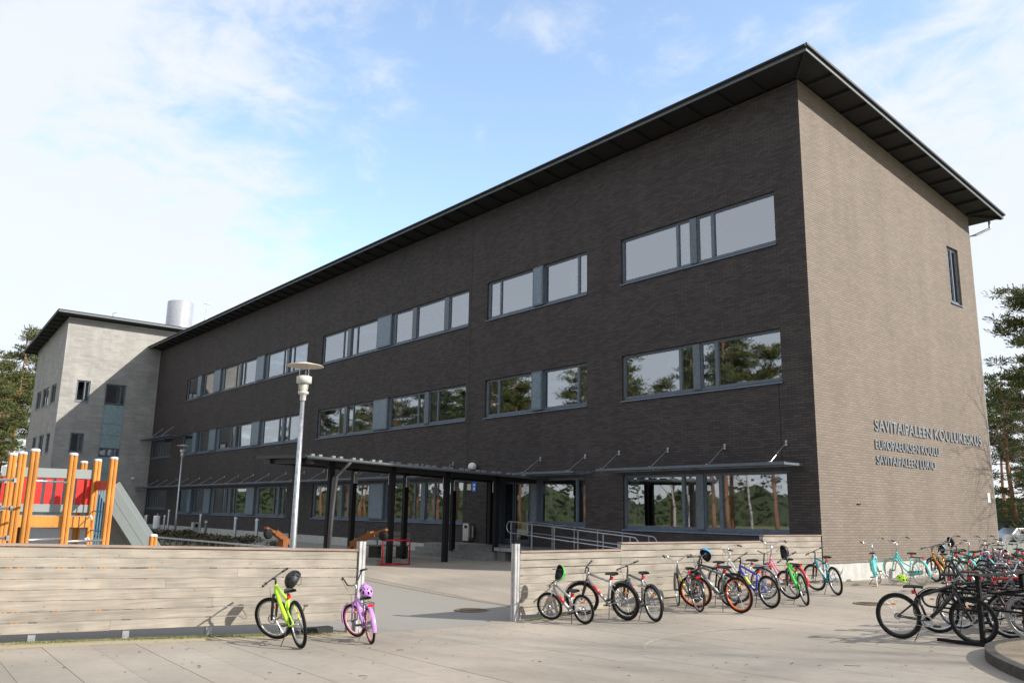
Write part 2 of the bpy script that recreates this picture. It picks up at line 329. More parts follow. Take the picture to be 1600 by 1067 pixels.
def strip(mb, x0, x1, y0, y1, top=0.0):
    n = max(1, int(round((x1 - x0) / 1.2))); g = .002
    prof = []
    for i in range(n + 1):
        x = x0 + (x1 - x0) * i / n; xx = min(max(x, x0 + g * .5), x1 - g * .5)
        a = y0 + g + sk(x); b = y1 - g + sk(x)
        prof += [(xx, a, gz(x, a) + top - .05), (xx, a, gz(x, a) + top - .0015), (xx, a + .0015, gz(x, a) + top), (xx, b - .0015, gz(x, b) + top), (xx, b, gz(x, b) + top - .0015), (xx, b, gz(x, b) + top - .05)]
    fs = []
    for i in range(n):
        for k in range(5): p = i * 6 + k; fs.append((p, p + 6, p + 7, p + 1))
    fs += [tuple(range(6)), tuple(n * 6 + k for k in range(5, -1, -1))]
    mb.add(prof, fs)
rr = random.Random(3)
PW = .56
for k in range(-38, 4):
    y0 = k * PW; x = .14; lim = 17.5
    while x < lim:
        x2 = min(lim, x + rr.uniform(3.2, 5.2))
        if lim - x2 < 1.2: x2 = lim
        mb = MB(); strip(mb, x, x2, y0, y0 + PW, rr.uniform(-.0015, .0015)); part('paving_strip', mb, m_slab, paving); x = x2
for k in range(-17, -1):
    y0 = k * PW; x = -24.0
    while x < .13:
        x2 = min(.13, x + rr.uniform(4.5, 6.5))
        if .13 - x2 < 1.4: x2 = .13
        mb = MB(); strip(mb, x, x2, y0, y0 + PW, rr.uniform(-.0015, .0015)); part('paving_strip', mb, m_slab, paving); x = x2
mb = MB()
for k in range(4, 34):
    x = .14
    while x < 17.4: x2 = min(17.5, x + rr.uniform(3, 5)); strip(mb, x, x2, k * PW, (k + 1) * PW); x = x2
part('far_paving_strips', mb, m_slab, paving, kind='stuff')
mb = MB()
for k in range(-2, 0): strip(mb, -24, -17.3, k * PW, (k + 1) * PW); strip(mb, -11.0, -.05, k * PW, (k + 1) * PW)
part('far_paving_strips', mb, m_slab, paving, kind='stuff')

# faint chalk arc on the paving (the arc of an old court line)
mb = MB(); pts = []
for i in range(31):
    a = math.radians(138 + i * 2.9); pts.append((6.0 + 2.55 * math.cos(a), -10.2 + 2.4 * math.sin(a)))
for (x, y), (x2, y2) in zip(pts, pts[1:]):
    d = Vector((x2 - x, y2 - y)).normalized() * .022; n = (-d.y, d.x)
    mb.quad((x + n[0], y + n[1], gz(x, y) + .004), (x - n[0], y - n[1], gz(x, y) + .004), (x2 - n[0], y2 - n[1], gz(x2, y2) + .004), (x2 + n[0], y2 + n[1], gz(x2, y2) + .004))
m_chalk = mat('worn_white_paint', (.345, .305, .25), .9)
solo('court_line', mb, m_chalk, 'faint worn white arc painted on the paving', None, kind='structure')

# manhole covers
m_iron = mat('rusty_cast_iron', (.20, .16, .11), .7, .4, noise=(20, .4, None), bump=.3)
for (x, y, r, lab) in ((-1.93, -10.46, .33, 'rusty round manhole cover in the asphalt between the two fences'), (3.5, -4.1, .31, 'round manhole cover in the paving near the right bike row')):
    mb = MB(); z = gz(x, y) - (.012 if x < 0 else 0)
    mb.lathe([(r + .05, z + .003), (r + .045, z + .010), (r + .006, z + .010), (r, z + .004)], (x, y, 0), 28)
    t = solo('manhole_cover', mb, m_iron, lab, 'manhole cover'); mb2 = MB(); mb2.lathe([(r - .004, z + .004), (r - .01, z + .012), (.001, z + .013)], (x, y, 0), 28)
    for q in range(-4, 5):
        w = math.sqrt(max(0, (r - .05) ** 2 - (q * .06) ** 2)); mb2.box(x - w, x + w, y + q * .06 - .012, y + q * .06 + .012, z + .012, z + .018)
    part('lid', mb2, m_iron, t)

# ============================================================ MAIN BUILDING
WL = -62.1; WD = 11.65
roofz = lambda y: 15.22 - .14 * (y + 1.03)       # top of roof
soff = lambda y: roofz(y) - .20
school = thing('school_building', 'long three storey dark brick school with overhanging mono pitch roof', 'building', (0, 0, 0))

def wall_cells(mb, us, vs, holes, P, top=None):
    for i in range(len(us) - 1):
        for j in range(len(vs) - 1):
            uc, vc = (us[i] + us[i + 1]) / 2, (vs[j] + vs[j + 1]) / 2
            if any(h[0] < uc < h[1] and h[2] < vc < h[3] for h in holes): continue
            v2a, v2b = vs[j + 1], vs[j + 1]
            if top and j == len(vs) - 2: v2a, v2b = top(us[i]), top(us[i + 1])
            mb.quad(P(us[i], vs[j], 0), P(us[i + 1], vs[j], 0), P(us[i + 1], v2b, 0), P(us[i], v2a, 0))
def reveals(mb, h, P, d):
    a, b, c, e = h
    mb.quad(P(a, c, 0), P(a, e, 0), P(a, e, d), P(a, c, d)); mb.quad(P(b, e, 0), P(b, c, 0), P(b, c, d), P(b, e, d))
    mb.quad(P(a, e, 0), P(b, e, 0), P(b, e, d), P(a, e, d)); mb.quad(P(b, c, 0), P(a, c, 0), P(a, c, d), P(b, c, d))

m1 = ('m',)
W1 = [('p', -7.33, -4.9), ('n', -4.8, -4.3), ('m', -4.3, -4.02), ('n', -3.97, -3.44), ('p', -3.32, -1.04)]
W2 = [('n', -15.27, -14.6), ('p', -14.5, -12.33), ('v', -12.3, -11.72), ('p', -11.66, -9.78), ('n', -9.68, -9.26)]
W3a = [('p', -30.95, -28.64), ('n', -28.56, -28.12), ('m', -28.1, -27.74), ('n', -27.7, -27.12), ('p', -27.03, -24.82), ('v', -24.76, -23.4), ('p', -23.1, -21.56), ('m', -21.5, -21.14), ('p', -21.07, -18.8), ('m', -18.75, -18.38), ('p', -18.3, -16.86)]
W3b = [('p', -30.95, -28.62), ('n', -28.56, -28.02), ('m', -28.0, -27.72), ('n', -27.68, -27.1), ('p', -27.03, -24.82), ('v', -24.76, -23.4), ('p', -23.2, -20.75), ('n', -20.66, -20.2), ('m', -20.15, -19.8), ('n', -19.77, -19.12), ('p', -19.03, -16.9)]
W4 = [('p', -54.1, -51.8), ('v', -51.7, -50.95), ('n', -50.9, -50.5), ('p', -50.38, -48.33), ('v', -48.25, -47.0), ('p', -46.5, -44.27), ('n', -44.17, -43.67), ('m', -43.65, -43.33), ('n', -43.3, -42.85), ('p', -42.74, -40.6), ('v', -40.52, -39.25), ('p', -38.8, -36.48), ('n', -36.38, -36.0), ('m', -35.96, -35.64), ('n', -35.6, -35.05), ('p', -34.96, -33.1)]
W4g = W4[:-2] + [('n', -35.6, -35.1), ('p', -35.02, -34.6)]
W5 = [('p', -61.85, -60.3), ('n', -60.2, -59.5), ('p', -59.42, -56.85)]
W2g = [('v', -12.3, -11.9), ('p', -11.75, -9.86), ('n', -9.76, -9.36)]
F3 = (9.84, 11.52); F2 = (5.60, 7.20); F1 = (1.20, 3.0)
wins = [(-7.43, -1.0, *F3, W1), (-7.43, -1.0, *F2, W1), (-7.43, -1.0, *F1, W1), (-15.42, -9.2, *F3, W2), (-15.42, -9.2, *F2, W2),
        (-31.08, -16.78, *F3, W3a), (-31.08, -16.78, *F2, W3b), (-31.15, -16.8, *F1, W3b), (-54.25, -33.0, *F3, W4), (-54.2, -33.0, *F2, W4), (-54.0, -34.55, *F1, W4g),
        (-61.95, -56.75, *F2, W5), (-61.95, -56.7, 1.5, 3.0, W5), (-12.32, -9.28, 1.25, 3.0, W2g)]
holes = [w[:4] for w in wins] + [(-15.13, -12.32, .40, 3.05)]
us = sorted(set([WL, 0.0] + [h[0] for h in holes] + [h[1] for h in holes])); vz = sorted(set([.26, 14.85] + [h[2] for h in holes] + [h[3] for h in holes]))
PA = lambda u, v, d: (u, d, v)
mb = MB(); wall_cells(mb, us, vz, holes, PA)
for h in holes: reveals(mb, h, PA, .16)
part('dark_brick_wall', mb, m_darkbrick, school, label='long wall of dark brown black brick facing the courtyard')
mb = MB(); hB = (9.5, 10.42, 9.47, 11.62); usB = sorted([0.0, WD, hB[0], hB[1]]); vzB = [.444, hB[2], hB[3], 13.2]
PB = lambda u, v, d: (-d, u, v)
wall_cells(mb, usB, vzB, [hB], PB, top=lambda y: soff(y) - .012); reveals(mb, hB, PB, .16)
part('tan_brick_wall', mb, m_tanbrick, school, label='sunlit light brown brick gable wall carrying the lettering')
mb = MB(); mb.quad((WL, WD, -.2), (WL, WD, 13), (0, WD, 13), (0, WD, -.2)); part('back_wall', mb, m_darkbrick, school)
# movement joints in the brickwork
for x in (-1.13, -16.57, -32.0, -55.5):
    mb = MB(); segs = [(.26, 14.85)]
    for h in holes:
        if h[0] < x < h[1]: segs = [s for sg in segs for s in ((sg[0], h[2]), (h[3], sg[1])) if s[1] > s[0] and s[0] >= sg[0] and s[1] <= sg[1]]
    for a, b in segs: mb.box(x - .009, x + .009, -.003, .01, a, b)
    part('movement_joint', mb, m_blackst, school)
# plinths
for (a, b) in ((WL, -53.4), (-53.39, -44.7), (-44.69, -36.1), (-36.09, -27.4), (-27.39, -17.4), (-11.0, -5.6), (-5.59, -.03)): mb = MB(); mb.box(a, b, -.03, .3, -.6, .26); part('plinth_panel', mb, m_concrete, school)
for i in range(6):
    mb = MB(); a = i * WD / 6; mb.box(-.3, .03, a + .004 + (-.03 if i == 0 else 0), a + WD / 6 - .004, -.5, .444); part('plinth_panel', mb, m_concrete, school)
mb = MB(); mb.box(-.06, .045, -.02, WD, .445, .462); part('flashing', mb, m_fascia, school)
# roof slab, fascias, soffit boards, rafters
RX0, RX1, RY0, RY1 = WL - .1, .95, -1.03, 12.6
mb = MB(); n = 1
top = [(RX0, RY0, roofz(RY0)), (RX1, RY0, roofz(RY0)), (RX1, RY1, roofz(RY1)), (RX0, RY1, roofz(RY1))]
bot = [(x, y, z - .05) for x, y, z in top]
mb.add(top + bot, [(0, 1, 2, 3), (7, 6, 5, 4), (0, 4, 5, 1), (1, 5, 6, 2), (2, 6, 7, 3), (3, 7, 4, 0)]); part('roof', mb, m_roof, school)
mb = MB(); mb.box(RX0, RX1 - .02, RY0 + .02, RY0 + .05, roofz(RY0) - .21, roofz(RY0) - .055); part('fascia', mb, m_fascia, school)
mb = MB(); mb.bar((RX1 - .035, RY0 + .02, roofz(RY0) - .125), (RX1 - .035, RY1 - .02, roofz(RY1) - .125), .03, .12); part('fascia', mb, m_fascia, school)
mb = MB(); mb.tube([(RX0, RY0 - .04, roofz(RY0) - .06), (RX1 + .02, RY0 - .04, roofz(RY0) - .06)], .045, 8); mb.bar((RX1 + .02, RY0 - .02, roofz(RY0) - .02), (RX1 + .02, RY1, roofz(RY1) - .02), .07, .07); part('roof_edge_trim', mb, m_roof, school)
mb = MB(); mb.add([(RX0, RY0 + .05, roofz(RY0 + .05) - .12), (RX1 - .05, RY0 + .05, roofz(RY0 + .05) - .12), (RX1 - .05, RY1, roofz(RY1) - .12), (RX0, RY1, roofz(RY1) - .12)], [(3, 2, 1, 0)]); part('soffit', mb, m_soffit, school)
x = -1.15
while x > WL: 
    mb = MB(); mb.bar((x, RY0 + .06, roofz(RY0) - .165), (x, -.002, roofz(0) - .165), .05, .09); part('rafter', mb, m_soffit, school); x -= 1.2
y = .55
while y < RY1 - .2:
    mb = MB(); mb.bar((.002, y, roofz(y) - .165), (RX1 - .06, y, roofz(y) - .165), .09, .09); part('rafter', mb, m_soffit, school); y += 1.0
mb = MB(); mb.bar((.01, -.01, roofz(0) - .165), (RX1 - .06, RY0 + .06, roofz(RY0) - .165), .06, .09); part('rafter', mb, m_soffit, school, label='corner rafter under the eaves')
mb = MB(); mb.bar((.01, WD, roofz(WD) - .165), (RX1 - .06, RY1 - .1, roofz(RY1) - .165), .06, .09); part('rafter', mb, m_soffit, school)
mb = MB(); mb.tube([(.35, RY1 + .04, 13.35), (RX0, RY1 + .04, 13.35)], .06, 8); mb.tube([(.45, 12.45, 13.2), (.45, 12.45, 12.85), (.1, 11.95, 12.55), (-.1, 11.8, 12.5), (-.1, 11.8, 0)], .05, 8); part('downpipe', mb, m_galv, school)

# interior: floors, back partitions
mb = MB()
for z in (.42, 4.5, 8.7, 12.6): mb.box(WL + .2, -.2, .22, 4.0, z - .25, z - .02)
part('floor_slab', mb, m_interior, school)
mb = MB(); mb.box(WL + .2, -.2, 4.0, 4.1, .1, 13)
for x in (-8.5, -16.2, -24, -32, -40, -47.5, -55.4): mb.box(x - .06, x + .06, .22, 4.0, .1, 13)
part('partition_wall', mb, m_interior, school)

rw = random.Random(11)
def window(parent, x0, x1, z0, z1, divs, P, sill=True):
    """frame, panes, vent panels, curtains; P(u, v, depth into the wall)"""
    def bx(mb, a, b, c, e, d0, d1):
        q = [P(a, c, d0), P(b, c, d0), P(b, c, d1), P(a, c, d1), P(a, e, d0), P(b, e, d0), P(b, e, d1), P(a, e, d1)]
        mb.add(q, [(0, 1, 2, 3), (7, 6, 5, 4), (0, 4, 5, 1), (1, 5, 6, 2), (2, 6, 7, 3), (3, 7, 4, 0)])
    mb = MB(); ft = .07; zb, zt = z0 + .1, z1 - ft
    bx(mb, x0 + .002, x1 - .002, z1 - ft, z1 - .002, .085, .155); bx(mb, x0 + .002, x1 - .002, z0 + .03, zb, .085, .155)
    e = x0 + .002
    for d in divs:
        if d[1] - e > .005: bx(mb, e, d[1], zb, zt, .075, .155)
        if d[0] == 'm': bx(mb, d[1], d[2], zb - .03, zt + .03, .035, .155)
        e = d[2]
    if x1 - .002 - e > .005: bx(mb, e, x1 - .002, zb, zt, .075, .155)
    w = part('window', mb, m_frame, parent)
    for d in divs:
        a, b = d[1] + .001, d[2] - .001
        if d[0] in 'pn':
            tl, tw_ = rw.uniform(-.004, .004), rw.uniform(-.003, .003); g = MB(); g.add([P(a, zb, .12 + tl), P(b, zb, .12 - tl + tw_), P(b, zt, .12 - tl), P(a, zt, .12 + tl)], [(0, 1, 2, 3)]); part('pane', g, m_glass, w)
            # inner sash line
            s = MB(); t_ = .028
            bx(s, a, a + t_, zb, zt, .10, .118); bx(s, b - t_, b, zb, zt, .10, .118); bx(s, a + t_, b - t_, zb, zb + t_, .10, .118); bx(s, a + t_, b - t_, zt - t_, zt, .10, .118)
            part('sash', s, m_frame, w)
            if d[0] == 'n' or rw.random() < .55:
                c = MB(); cw = (b - a) if d[0] == 'n' else (b - a) * rw.uniform(.08, .3)
                left = d[0] == 'n' or rw.random() < .5; ca = a if left else b - cw; nn = max(4, int(cw / .05)); top_ = zt + .03
                vsr = []
                for i in range(nn + 1):
                    u = ca + cw * i / nn; dd = .24 + .025 * math.sin(i * 1.9) + .01 * math.sin(i * .7); vsr += [P(u, zb - .05, dd), P(u, top_, dd)]
                c.add(vsr, [(2 * i, 2 * i + 2, 2 * i + 3, 2 * i + 1) for i in range(nn)]); part('curtain', c, m_curtain, w)
        if d[0] == 'v':
            v = MB(); bx(v, d[1] - .02, d[2] + .02, z0 + .04, z1 - .02, -.045, .10); q = part('vent_panel', v, m_frame, w)
            v = MB(); bx(v, d[1] + .05, d[2] - .05, z0 + .11, z1 - .09, -.052, -.040); part('panel_infill', v, m_vent, q)
    if sill:
        s = MB(); s.add([P(x0 - .03, z0 + .03, .10), P(x1 + .03, z0 + .03, .10), P(x1 + .03, z0 - .035, -.05), P(x0 - .03, z0 - .035, -.05), P(x0 - .03, z0 - .06, -.05), P(x1 + .03, z0 - .06, -.05), P(x1 + .03, z0 - .06, -.035), P(x0 - .03, z0 - .06, -.035), P(x1 + .03, z0 - .01, .0), P(x0 - .03, z0 - .01, .0)],
                        [(0, 1, 2, 3), (3, 2, 5, 4), (4, 5, 6, 7), (0, 3, 4, 7, 9), (1, 8, 6, 5, 2)]); part('sill', s, m_sill, w)
    return w
for w in wins: window(school, *w[:4], w[4], PA)
window(school, *hB, [('p', 9.58, 9.96), ('p', 10.04, 10.36)], PB)
# things standing in a classroom window: a green plant and a picture seen through the panes
m_paper = mat('children_painting_blue', (0.05, 0.42, 0.62), .7, noise=(2.5, .5, (0.08, 0.55, 0.15)))
mb = MB(); mb.box(-42.55, -40.8, .30, .32, 1.4, 2.5); part('window_painting', mb, m_paper, school, label='blue and green painting taped inside a ground floor window')

# entrance: recessed doors
ent = MB()
ent.box(-15.13, -15.0, .16, 1.0, .42, 3.05); ent.box(-12.44, -12.32, .16, 1.0, .42, 3.05); ent.box(-15.0, -12.44, .16, 1.0, 2.93, 3.05)
ent.box(-15.13, -12.32, .161, 1.1, .30, .415)
part('entrance_frame', ent, m_frame, school)
for (a, b, lab) in ((-14.98, -14.32, 'narrow glazed side light beside the entrance door'), (-14.26, -13.3, 'glazed entrance door leaf'), (-13.24, -12.46, 'glazed panel beside the entrance door')):
    d = MB(); y0, y1 = .80, .86; t_ = .07
    d.box(a, a + t_, y0, y1, .43, 2.92); d.box(b - t_, b, y0, y1, .43, 2.92); d.box(a + t_, b - t_, y0, y1, .43, .62); d.box(a + t_, b - t_, y0, y1, 2.83, 2.92)
    q = part('door', d, m_frame, school, label=lab); g = MB(); g.quad((a + t_, .83, .62), (b - t_, .83, .62), (b - t_, .83, 2.83), (a + t_, .83, 2.83)); part('pane', g, m_doorglass, q)
h = MB(); h.tube([(-13.42, .76, 1.1), (-13.42, .76, 1.75)], .014, 6); part('door_handle', h, m_steel, school)

# awnings over windows
def awning(x0, x1, z, struts, wz, lab, depth=1.0):
    mb = MB(); y0, y1 = -.10, -depth
    for a, b in ((y1, y1 + .05), (y0 - .05, y0)): mb.box(x0, x1, a, b, z - .035, z + .045)
    xx = x0
    while xx < x1 - .01: mb.box(xx, xx + .04, y1 + .05, y0 - .05, z - .035, z + .03); xx += 1.2
    mb.box(x1 - .04, x1, y1 + .05, y0 - .05, z - .035, z + .03)
    a = part('awning', mb, m_frame, school, label=lab)
    n = int((depth - .25) / .10)
    for i in range(n):
        y = y1 + .10 + i * .10; s = MB(); s.add([(x0 + .04, y, z + .03), (x1 - .04, y, z + .03), (x1 - .04, y + .085, z - .012), (x0 + .04, y + .085, z - .012), (x0 + .04, y, z + .024), (x1 - .04, y, z + .024), (x1 - .04, y + .085, z - .018), (x0 + .04, y + .085, z - .018)],
              [(0, 1, 2, 3), (7, 6, 5, 4), (0, 4, 5, 1), (2, 6, 7, 3)]); part('louvre_blade', s, m_frame, a)
    for sx in struts:
        s = MB(); s.tube([(sx, -.03, wz), (sx + .02, y1 + .12, z + .05)], .013, 6); s.box(sx - .035, sx + .035, -.03, -.002, wz - .09, wz + .07); s.box(sx - .02, sx + .04, y1 + .05, y1 + .2, z + .03, z + .07); part('strut', s, m_galv, a)
awning(-7.75, -.42, 3.14, (-.96, -3.11, -5.38, -7.58), 3.79, 'louvred grey awning over the window nearest the gable corner')
awning(-12.1, -8.9, 3.12, (-9.27, -11.75), 3.73, 'short louvred awning beside the entrance')
awning(-62.0, -16.3, 3.18, [-59.3 + 2.455 * i for i in range(18)], 3.75, 'very long louvred awning over the ground floor windows', .98)
awning(-62.0, -54.3, 7.12, (-59.39, -56.74), 7.95, 'small louvred awning over the far first floor window')

# lettering on the gable
m_txt = m_letter
def lettering(txt, y0, y1, zb, cap, lab):
    fc = bpy.data.curves.new('t', 'FONT'); fc.extrude = .012; fc.offset = .008; ob = bpy.data.objects.new('t', fc)
    scene.collection.objects.link(ob)
    def width(s):
        fc.body = s; bpy.context.view_layer.update(); return max((v[0] for v in ob.bound_box), default=0)
    fc.body = 'H'; bpy.context.view_layer.update(); ch = max(v[1] for v in ob.bound_box)
    tot = width(txt); sx = (y1 - y0) / tot; sz = cap / ch
    for i, c in enumerate(txt):
        if c == ' ': continue
        w1 = width(txt[:i + 1]); fc.body = c; bpy.context.view_layer.update(); wc = max(v[0] for v in ob.bound_box)
        dg = bpy.context.evaluated_depsgraph_get(); me = bpy.data.meshes.new_from_object(ob.evaluated_get(dg)); off = w1 - wc
        vs_ = [(.026 + v.co.z, y0 + (off + v.co.x * .97) * sx, zb + v.co.y * sz) for v in me.vertices]
        l = MB(); l.v = vs_; l.f = [tuple(p.vertices) for p in me.polygons]; bpy.data.meshes.remove(me)
        o = part('letter', l, m_txt, school)
    bpy.data.objects.remove(ob); bpy.data.curves.remove(fc)
lettering('SAVITAIPALEEN KOULUKESKUS', 3.25, 10.88, 4.33, .345, '')
lettering('EUROPAEUKSEN KOULU', 3.2, 7.45, 3.78, .265, '')
lettering('SAVITAIPALEEN LUKIO', 3.22, 7.1, 3.31, .265, '')
mb = MB(); mb.box(.002, .02, 11.02, 11.22, 2.34, 2.66); part('wall_notice', mb, m_white, school, label='small white notice low on the gable wall near its far edge')
mb = MB(); mb.box(.002, .03, 1.95, 2.14, 2.08, 2.11); part('wall_hook', mb, m_blackst, school)

# signs, dome lamp, litter bin at the entrance
mb = MB(); mb.box(-16.49, -16.22, -.02, -.002, 2.58, 2.84); solo('wall_sign', mb, mat('pale_notice', (.55, .6, .5), .6), 'small pale notice on dark brick left of the blue sign', 'sign')
mb = MB(); mb.box(-16.13, -15.85, -.02, -.002, 2.52, 2.9); bs = solo('wall_sign', mb, m_bluesign, 'blue rectangular sign on dark brick by the entrance', 'sign')
mb = MB(); mb.box(-16.07, -15.91, -.0235, -.0205, 2.76, 2.82); mb.box(-16.04, -15.94, -.0235, -.0205, 2.58, 2.7); part('pictogram', mb, m_white, bs)
t = thing('wall_lamp', 'round white dome lamp high on the dark wall above the entrance', 'lamp', (-15.91, -.12, 3.5))
mb = MB(); mb.lathe([(.001, .17), (.08, .155), (.14, .11), (.175, .04), (.18, -.02), (.165, -.08), (.13, -.12), (.001, -.13)], (-15.91, -.2, 3.55), 18); part('globe', mb, m_white, t, True)
mb = MB(); mb.box(-15.97, -15.85, -.08, -.002, 3.36, 3.62); part('bracket', mb, m_blackst, t)
t = thing('litter_bin', 'tall brushed steel litter bin on the wall left of the entrance steps', 'bin', (-16.1, -.12, .55))
mb = MB(); mb.box(-16.38, -15.98, -.26, -.03, .5, 1.2); part('body', mb, m_steel, t)
mb = MB(); mb.box(-16.28, -16.08, -.265, -.255, 1.0, 1.12); part('slot', mb, m_blackst, t)
mb = MB(); mb.box(-15.9, -15.84, -.14, -.04, .62, 1.1); mb.box(-15.98, -15.84, -.08, -.05, .8, .84); part('ash_tube', mb, m_steel, t)

# entrance steps and landing, access ramp with rails
t = thing('entrance_steps', 'three low grey concrete steps up to the glazed school entrance', 'steps', (-14.4, -1.2, 0))
for i, (x0, x1, y, z0, z1) in enumerate(((-17.1, -11.9, -2.55, -.3, .09), (-17.0, -11.9, -2.2, .09, .25), (-16.9, -11.9, -1.85, .25, .41))):
    mb = MB(); mb.box(x0, x1, y, -.035, z0, z1); part('step', mb, m_stepcon, t)
t = thing('access_ramp', 'sloping access ramp with double tubular steel handrails along the dark wall', 'ramp', (-8, -1.0, 0))
mb = MB(); mb.box(-11.88, -10.6, -2.1, -.035, .30, .42); mb.add([(-10.598, -2.1, .3), (-3.6, -2.1, -.1), (-3.6, -.035, -.1), (-10.598, -.035, .3), (-10.598, -2.1, .42), (-3.6, -2.1, .02), (-3.6, -.035, .02), (-10.598, -.035, .42)], [(0, 3, 2, 1), (4, 5, 6, 7), (0, 1, 5, 4), (1, 2, 6, 5), (2, 3, 7, 6), (3, 0, 4, 7)])
part('deck', mb, m_galv, t)
mb = MB(); mb.box(-11.85, -11.35, -2.0, -.1, -.3, .30); part('support_block', mb, m_stepcon, t)
def rail(y, x0, x1, za, zb):
    zt = lambda x: za + (zb - za) * (x - x0) / (x1 - x0); zm = lambda x: zt(x) - .40
    pts = []
    for i in range(9):
        a = PI / 2 + PI * i / 8; pts.append((x0 - .2 * math.cos(a - PI / 2) * 0 + .2 * math.cos(a), y, zt(x0) - .2 + .2 * math.sin(a)))
    run = [(x1, y, zt(x1) - .28), (x1 - .02, y, zt(x1) - .12), (x1 - .12, y, zt(x1) - .01)] + [(x1 - .3, y, zt(x1 - .3))] + pts + [(x1 - .5, y, zm(x1 - .5))]
    mb = MB(); mb.tube(run, .021, 8); part('handrail', mb, m_galv, t, True)
    n = int((x1 - x0) / 1.15)
    for i in range(n + 1):
        x = x0 + .05 + (x1 - x0 - .4) * i / n; mb = MB(); dz = .42 if x < -10.6 else .42 + (.02 - .42) * (x + 10.6) / 7.0
        mb.box(x - .022, x + .022, y - .012, y + .012, dz - .12, zt(x) - .02); part('rail_post', mb, m_galv, t)
rail(-1.95, -11.15, -4.95, 1.36, .98)
rail(-.25, -12.0, -6.0 + .3, 1.34, .98)

# ============================================================ CANOPY
t = thing('entrance_canopy', 'long black steel entrance canopy on square columns in front of the doors', 'canopy', (-13, -5, 0))
cz = lambda x, y: 2.99 + .030 * abs(y) + .03 * (-11.3 - x)
cx0, cx1, cy0, cy1 = -15.15, -11.35, -9.95, -.03
mb = MB(); tp = [(cx0, cy0, cz(cx0, cy0)), (cx1, cy0, cz(cx1, cy0)), (cx1, cy1, cz(cx1, cy1)), (cx0, cy1, cz(cx0, cy1))]
mb.add(tp + [(x, y, z - .06) for x, y, z in tp], [(0, 1, 2, 3), (7, 6, 5, 4), (0, 4, 5, 1), (1, 5, 6, 2), (2, 6, 7, 3), (3, 7, 4, 0)]); part('roof', mb, m_roof, t)
mb = MB(); mb.bar((cx0, cy0 - .02, cz(cx0, cy0) - .03), (cx1, cy0 - .02, cz(cx1, cy0) - .03), .04, .1); part('front_fascia', mb, m_blackmetal, t)
mb = MB(); mb.bar((cx0 + .1, cy0 + .25, cz(cx0, cy0) - .17), (cx1 - .1, cy0 + .25, cz(cx1, cy0) - .17), .1, .14); part('cross_beam', mb, m_blackmetal, t)
for X in (-12.0, -14.4):
    mb = MB(); mb.bar((X, cy0 + .1, cz(X, cy0) - .15), (X, cy1, cz(X, cy1) - .15), .12, .18); part('beam', mb, m_blackmetal, t)
mb = MB()
mb.tube([(cx1 + .05, cy0, cz(cx1, cy0) - .055), (cx1 + .05, cy1, cz(cx1, cy1) - .055)], .05, 8); part('gutter', mb, m_fascia, t, True)
mb = MB(); mb.tube([(cx1 + .05, -8.45, cz(cx1, -8.4) - .08), (-11.55, -8.55, 2.95), (-11.72, -8.7, 2.7), (-11.76, -8.75, 1.6), (-11.8, -8.8, -.1)], .055, 10); part('downpipe', mb, mat('grey_downpipe', (.07, .07, .073), .5), t, True)
for X, ysc in ((-12.0, (-1.95, -4.2, -6.45, -8.75)), (-14.4, (-.35, -2.2, -4.4, -6.6, -8.85))):
    for y in ysc:
        mb = MB(); mb.box(X - .085, X + .085, y - .085, y + .085, gz(X, y) - .1 if y < -2.6 or X > -12.1 else .2, cz(X, y) - .06); c = part('column', mb, m_blackst, t)
        sx = -1 if X > -13 else 1
        if y > -1: continue
        l = MB(); a, b = sorted((X + sx * .088, X + sx * .16)); l.box(a, b, y - .07, y + .07, cz(X, y) - .68, cz(X, y) - .34); part('column_lamp', l, m_galv, c)
        l = MB(); l.box(a, b - 0 * sx, y - .05, y + .05, cz(X, y) - .335, cz(X, y) - .27); part('lamp_cap', l, m_white, c)
m_alu_dull = mat('dull_grey_bracket', (.20, .20, .20), .7)
y = -9.7
while y < -.5:
    for dy in (0, .26):
        mb = MB(); q = y + dy; zt = cz(cx1 - .15, q); mb.box(cx1 - .22, cx1 - .08, q - .055, q + .055, zt, zt + .065); part('roof_bracket', mb, m_alu_dull, t)
    y += .72

# ============================================================ GREY STONE WING
t = thing('stone_wing', 'pale grey stone clad wing with sloping dark roof behind the playground', 'building', (0, 0, 0))
TX0, TX1, TY0, TY1 = -73.5, -62.1, -7.47, 9.0
tz = lambda x: 17.12 + .114 * (x + 61.1)
PC = lambda u, v, d: (TX1 - d, u, v); PD = lambda u, v, d: (u, TY0 + d, v)
hC = [(-6.3, -5.27, 9.95, 11.68), (-6.3, -5.28, 5.83, 7.37), (-4.08, -2.48, 1.26, 11.6)]
mb = MB(); wall_cells(mb, sorted([TY0, 0, TY1] + [h[0] for h in hC] + [h[1] for h in hC]), sorted({-.3, 16.75, *[h[2] for h in hC], *[h[3] for h in hC]}), hC, PC)
for h in hC: reveals(mb, h, PC, .16)
part('stone_wall', mb, m_stone, t, label='stone clad face turned to the sun and the brick wing')
hD = [(-71.6, -69.65, 9.83, 11.4), (-68.95, -66.45, 9.83, 11.45), (-65.6, -63.7, 9.87, 11.45), (-70.9, -69.3, 5.75, 7.38), (-68.15, -66.2, 5.75, 7.38), (-65.1, -63.7, 5.75, 7.38)]
mb = MB(); wall_cells(mb, sorted([TX0, TX1] + [h[0] for h in hD] + [h[1] for h in hD]), sorted({-.3, 15.3, *[h[2] for h in hD], *[h[3] for h in hD]}), hD, PD, top=lambda x: tz(x) - .25)
for h in hD: reveals(mb, h, PD, .2)
part('stone_wall', mb, m_stone_x, t, label='shaded stone clad face with six small windows')
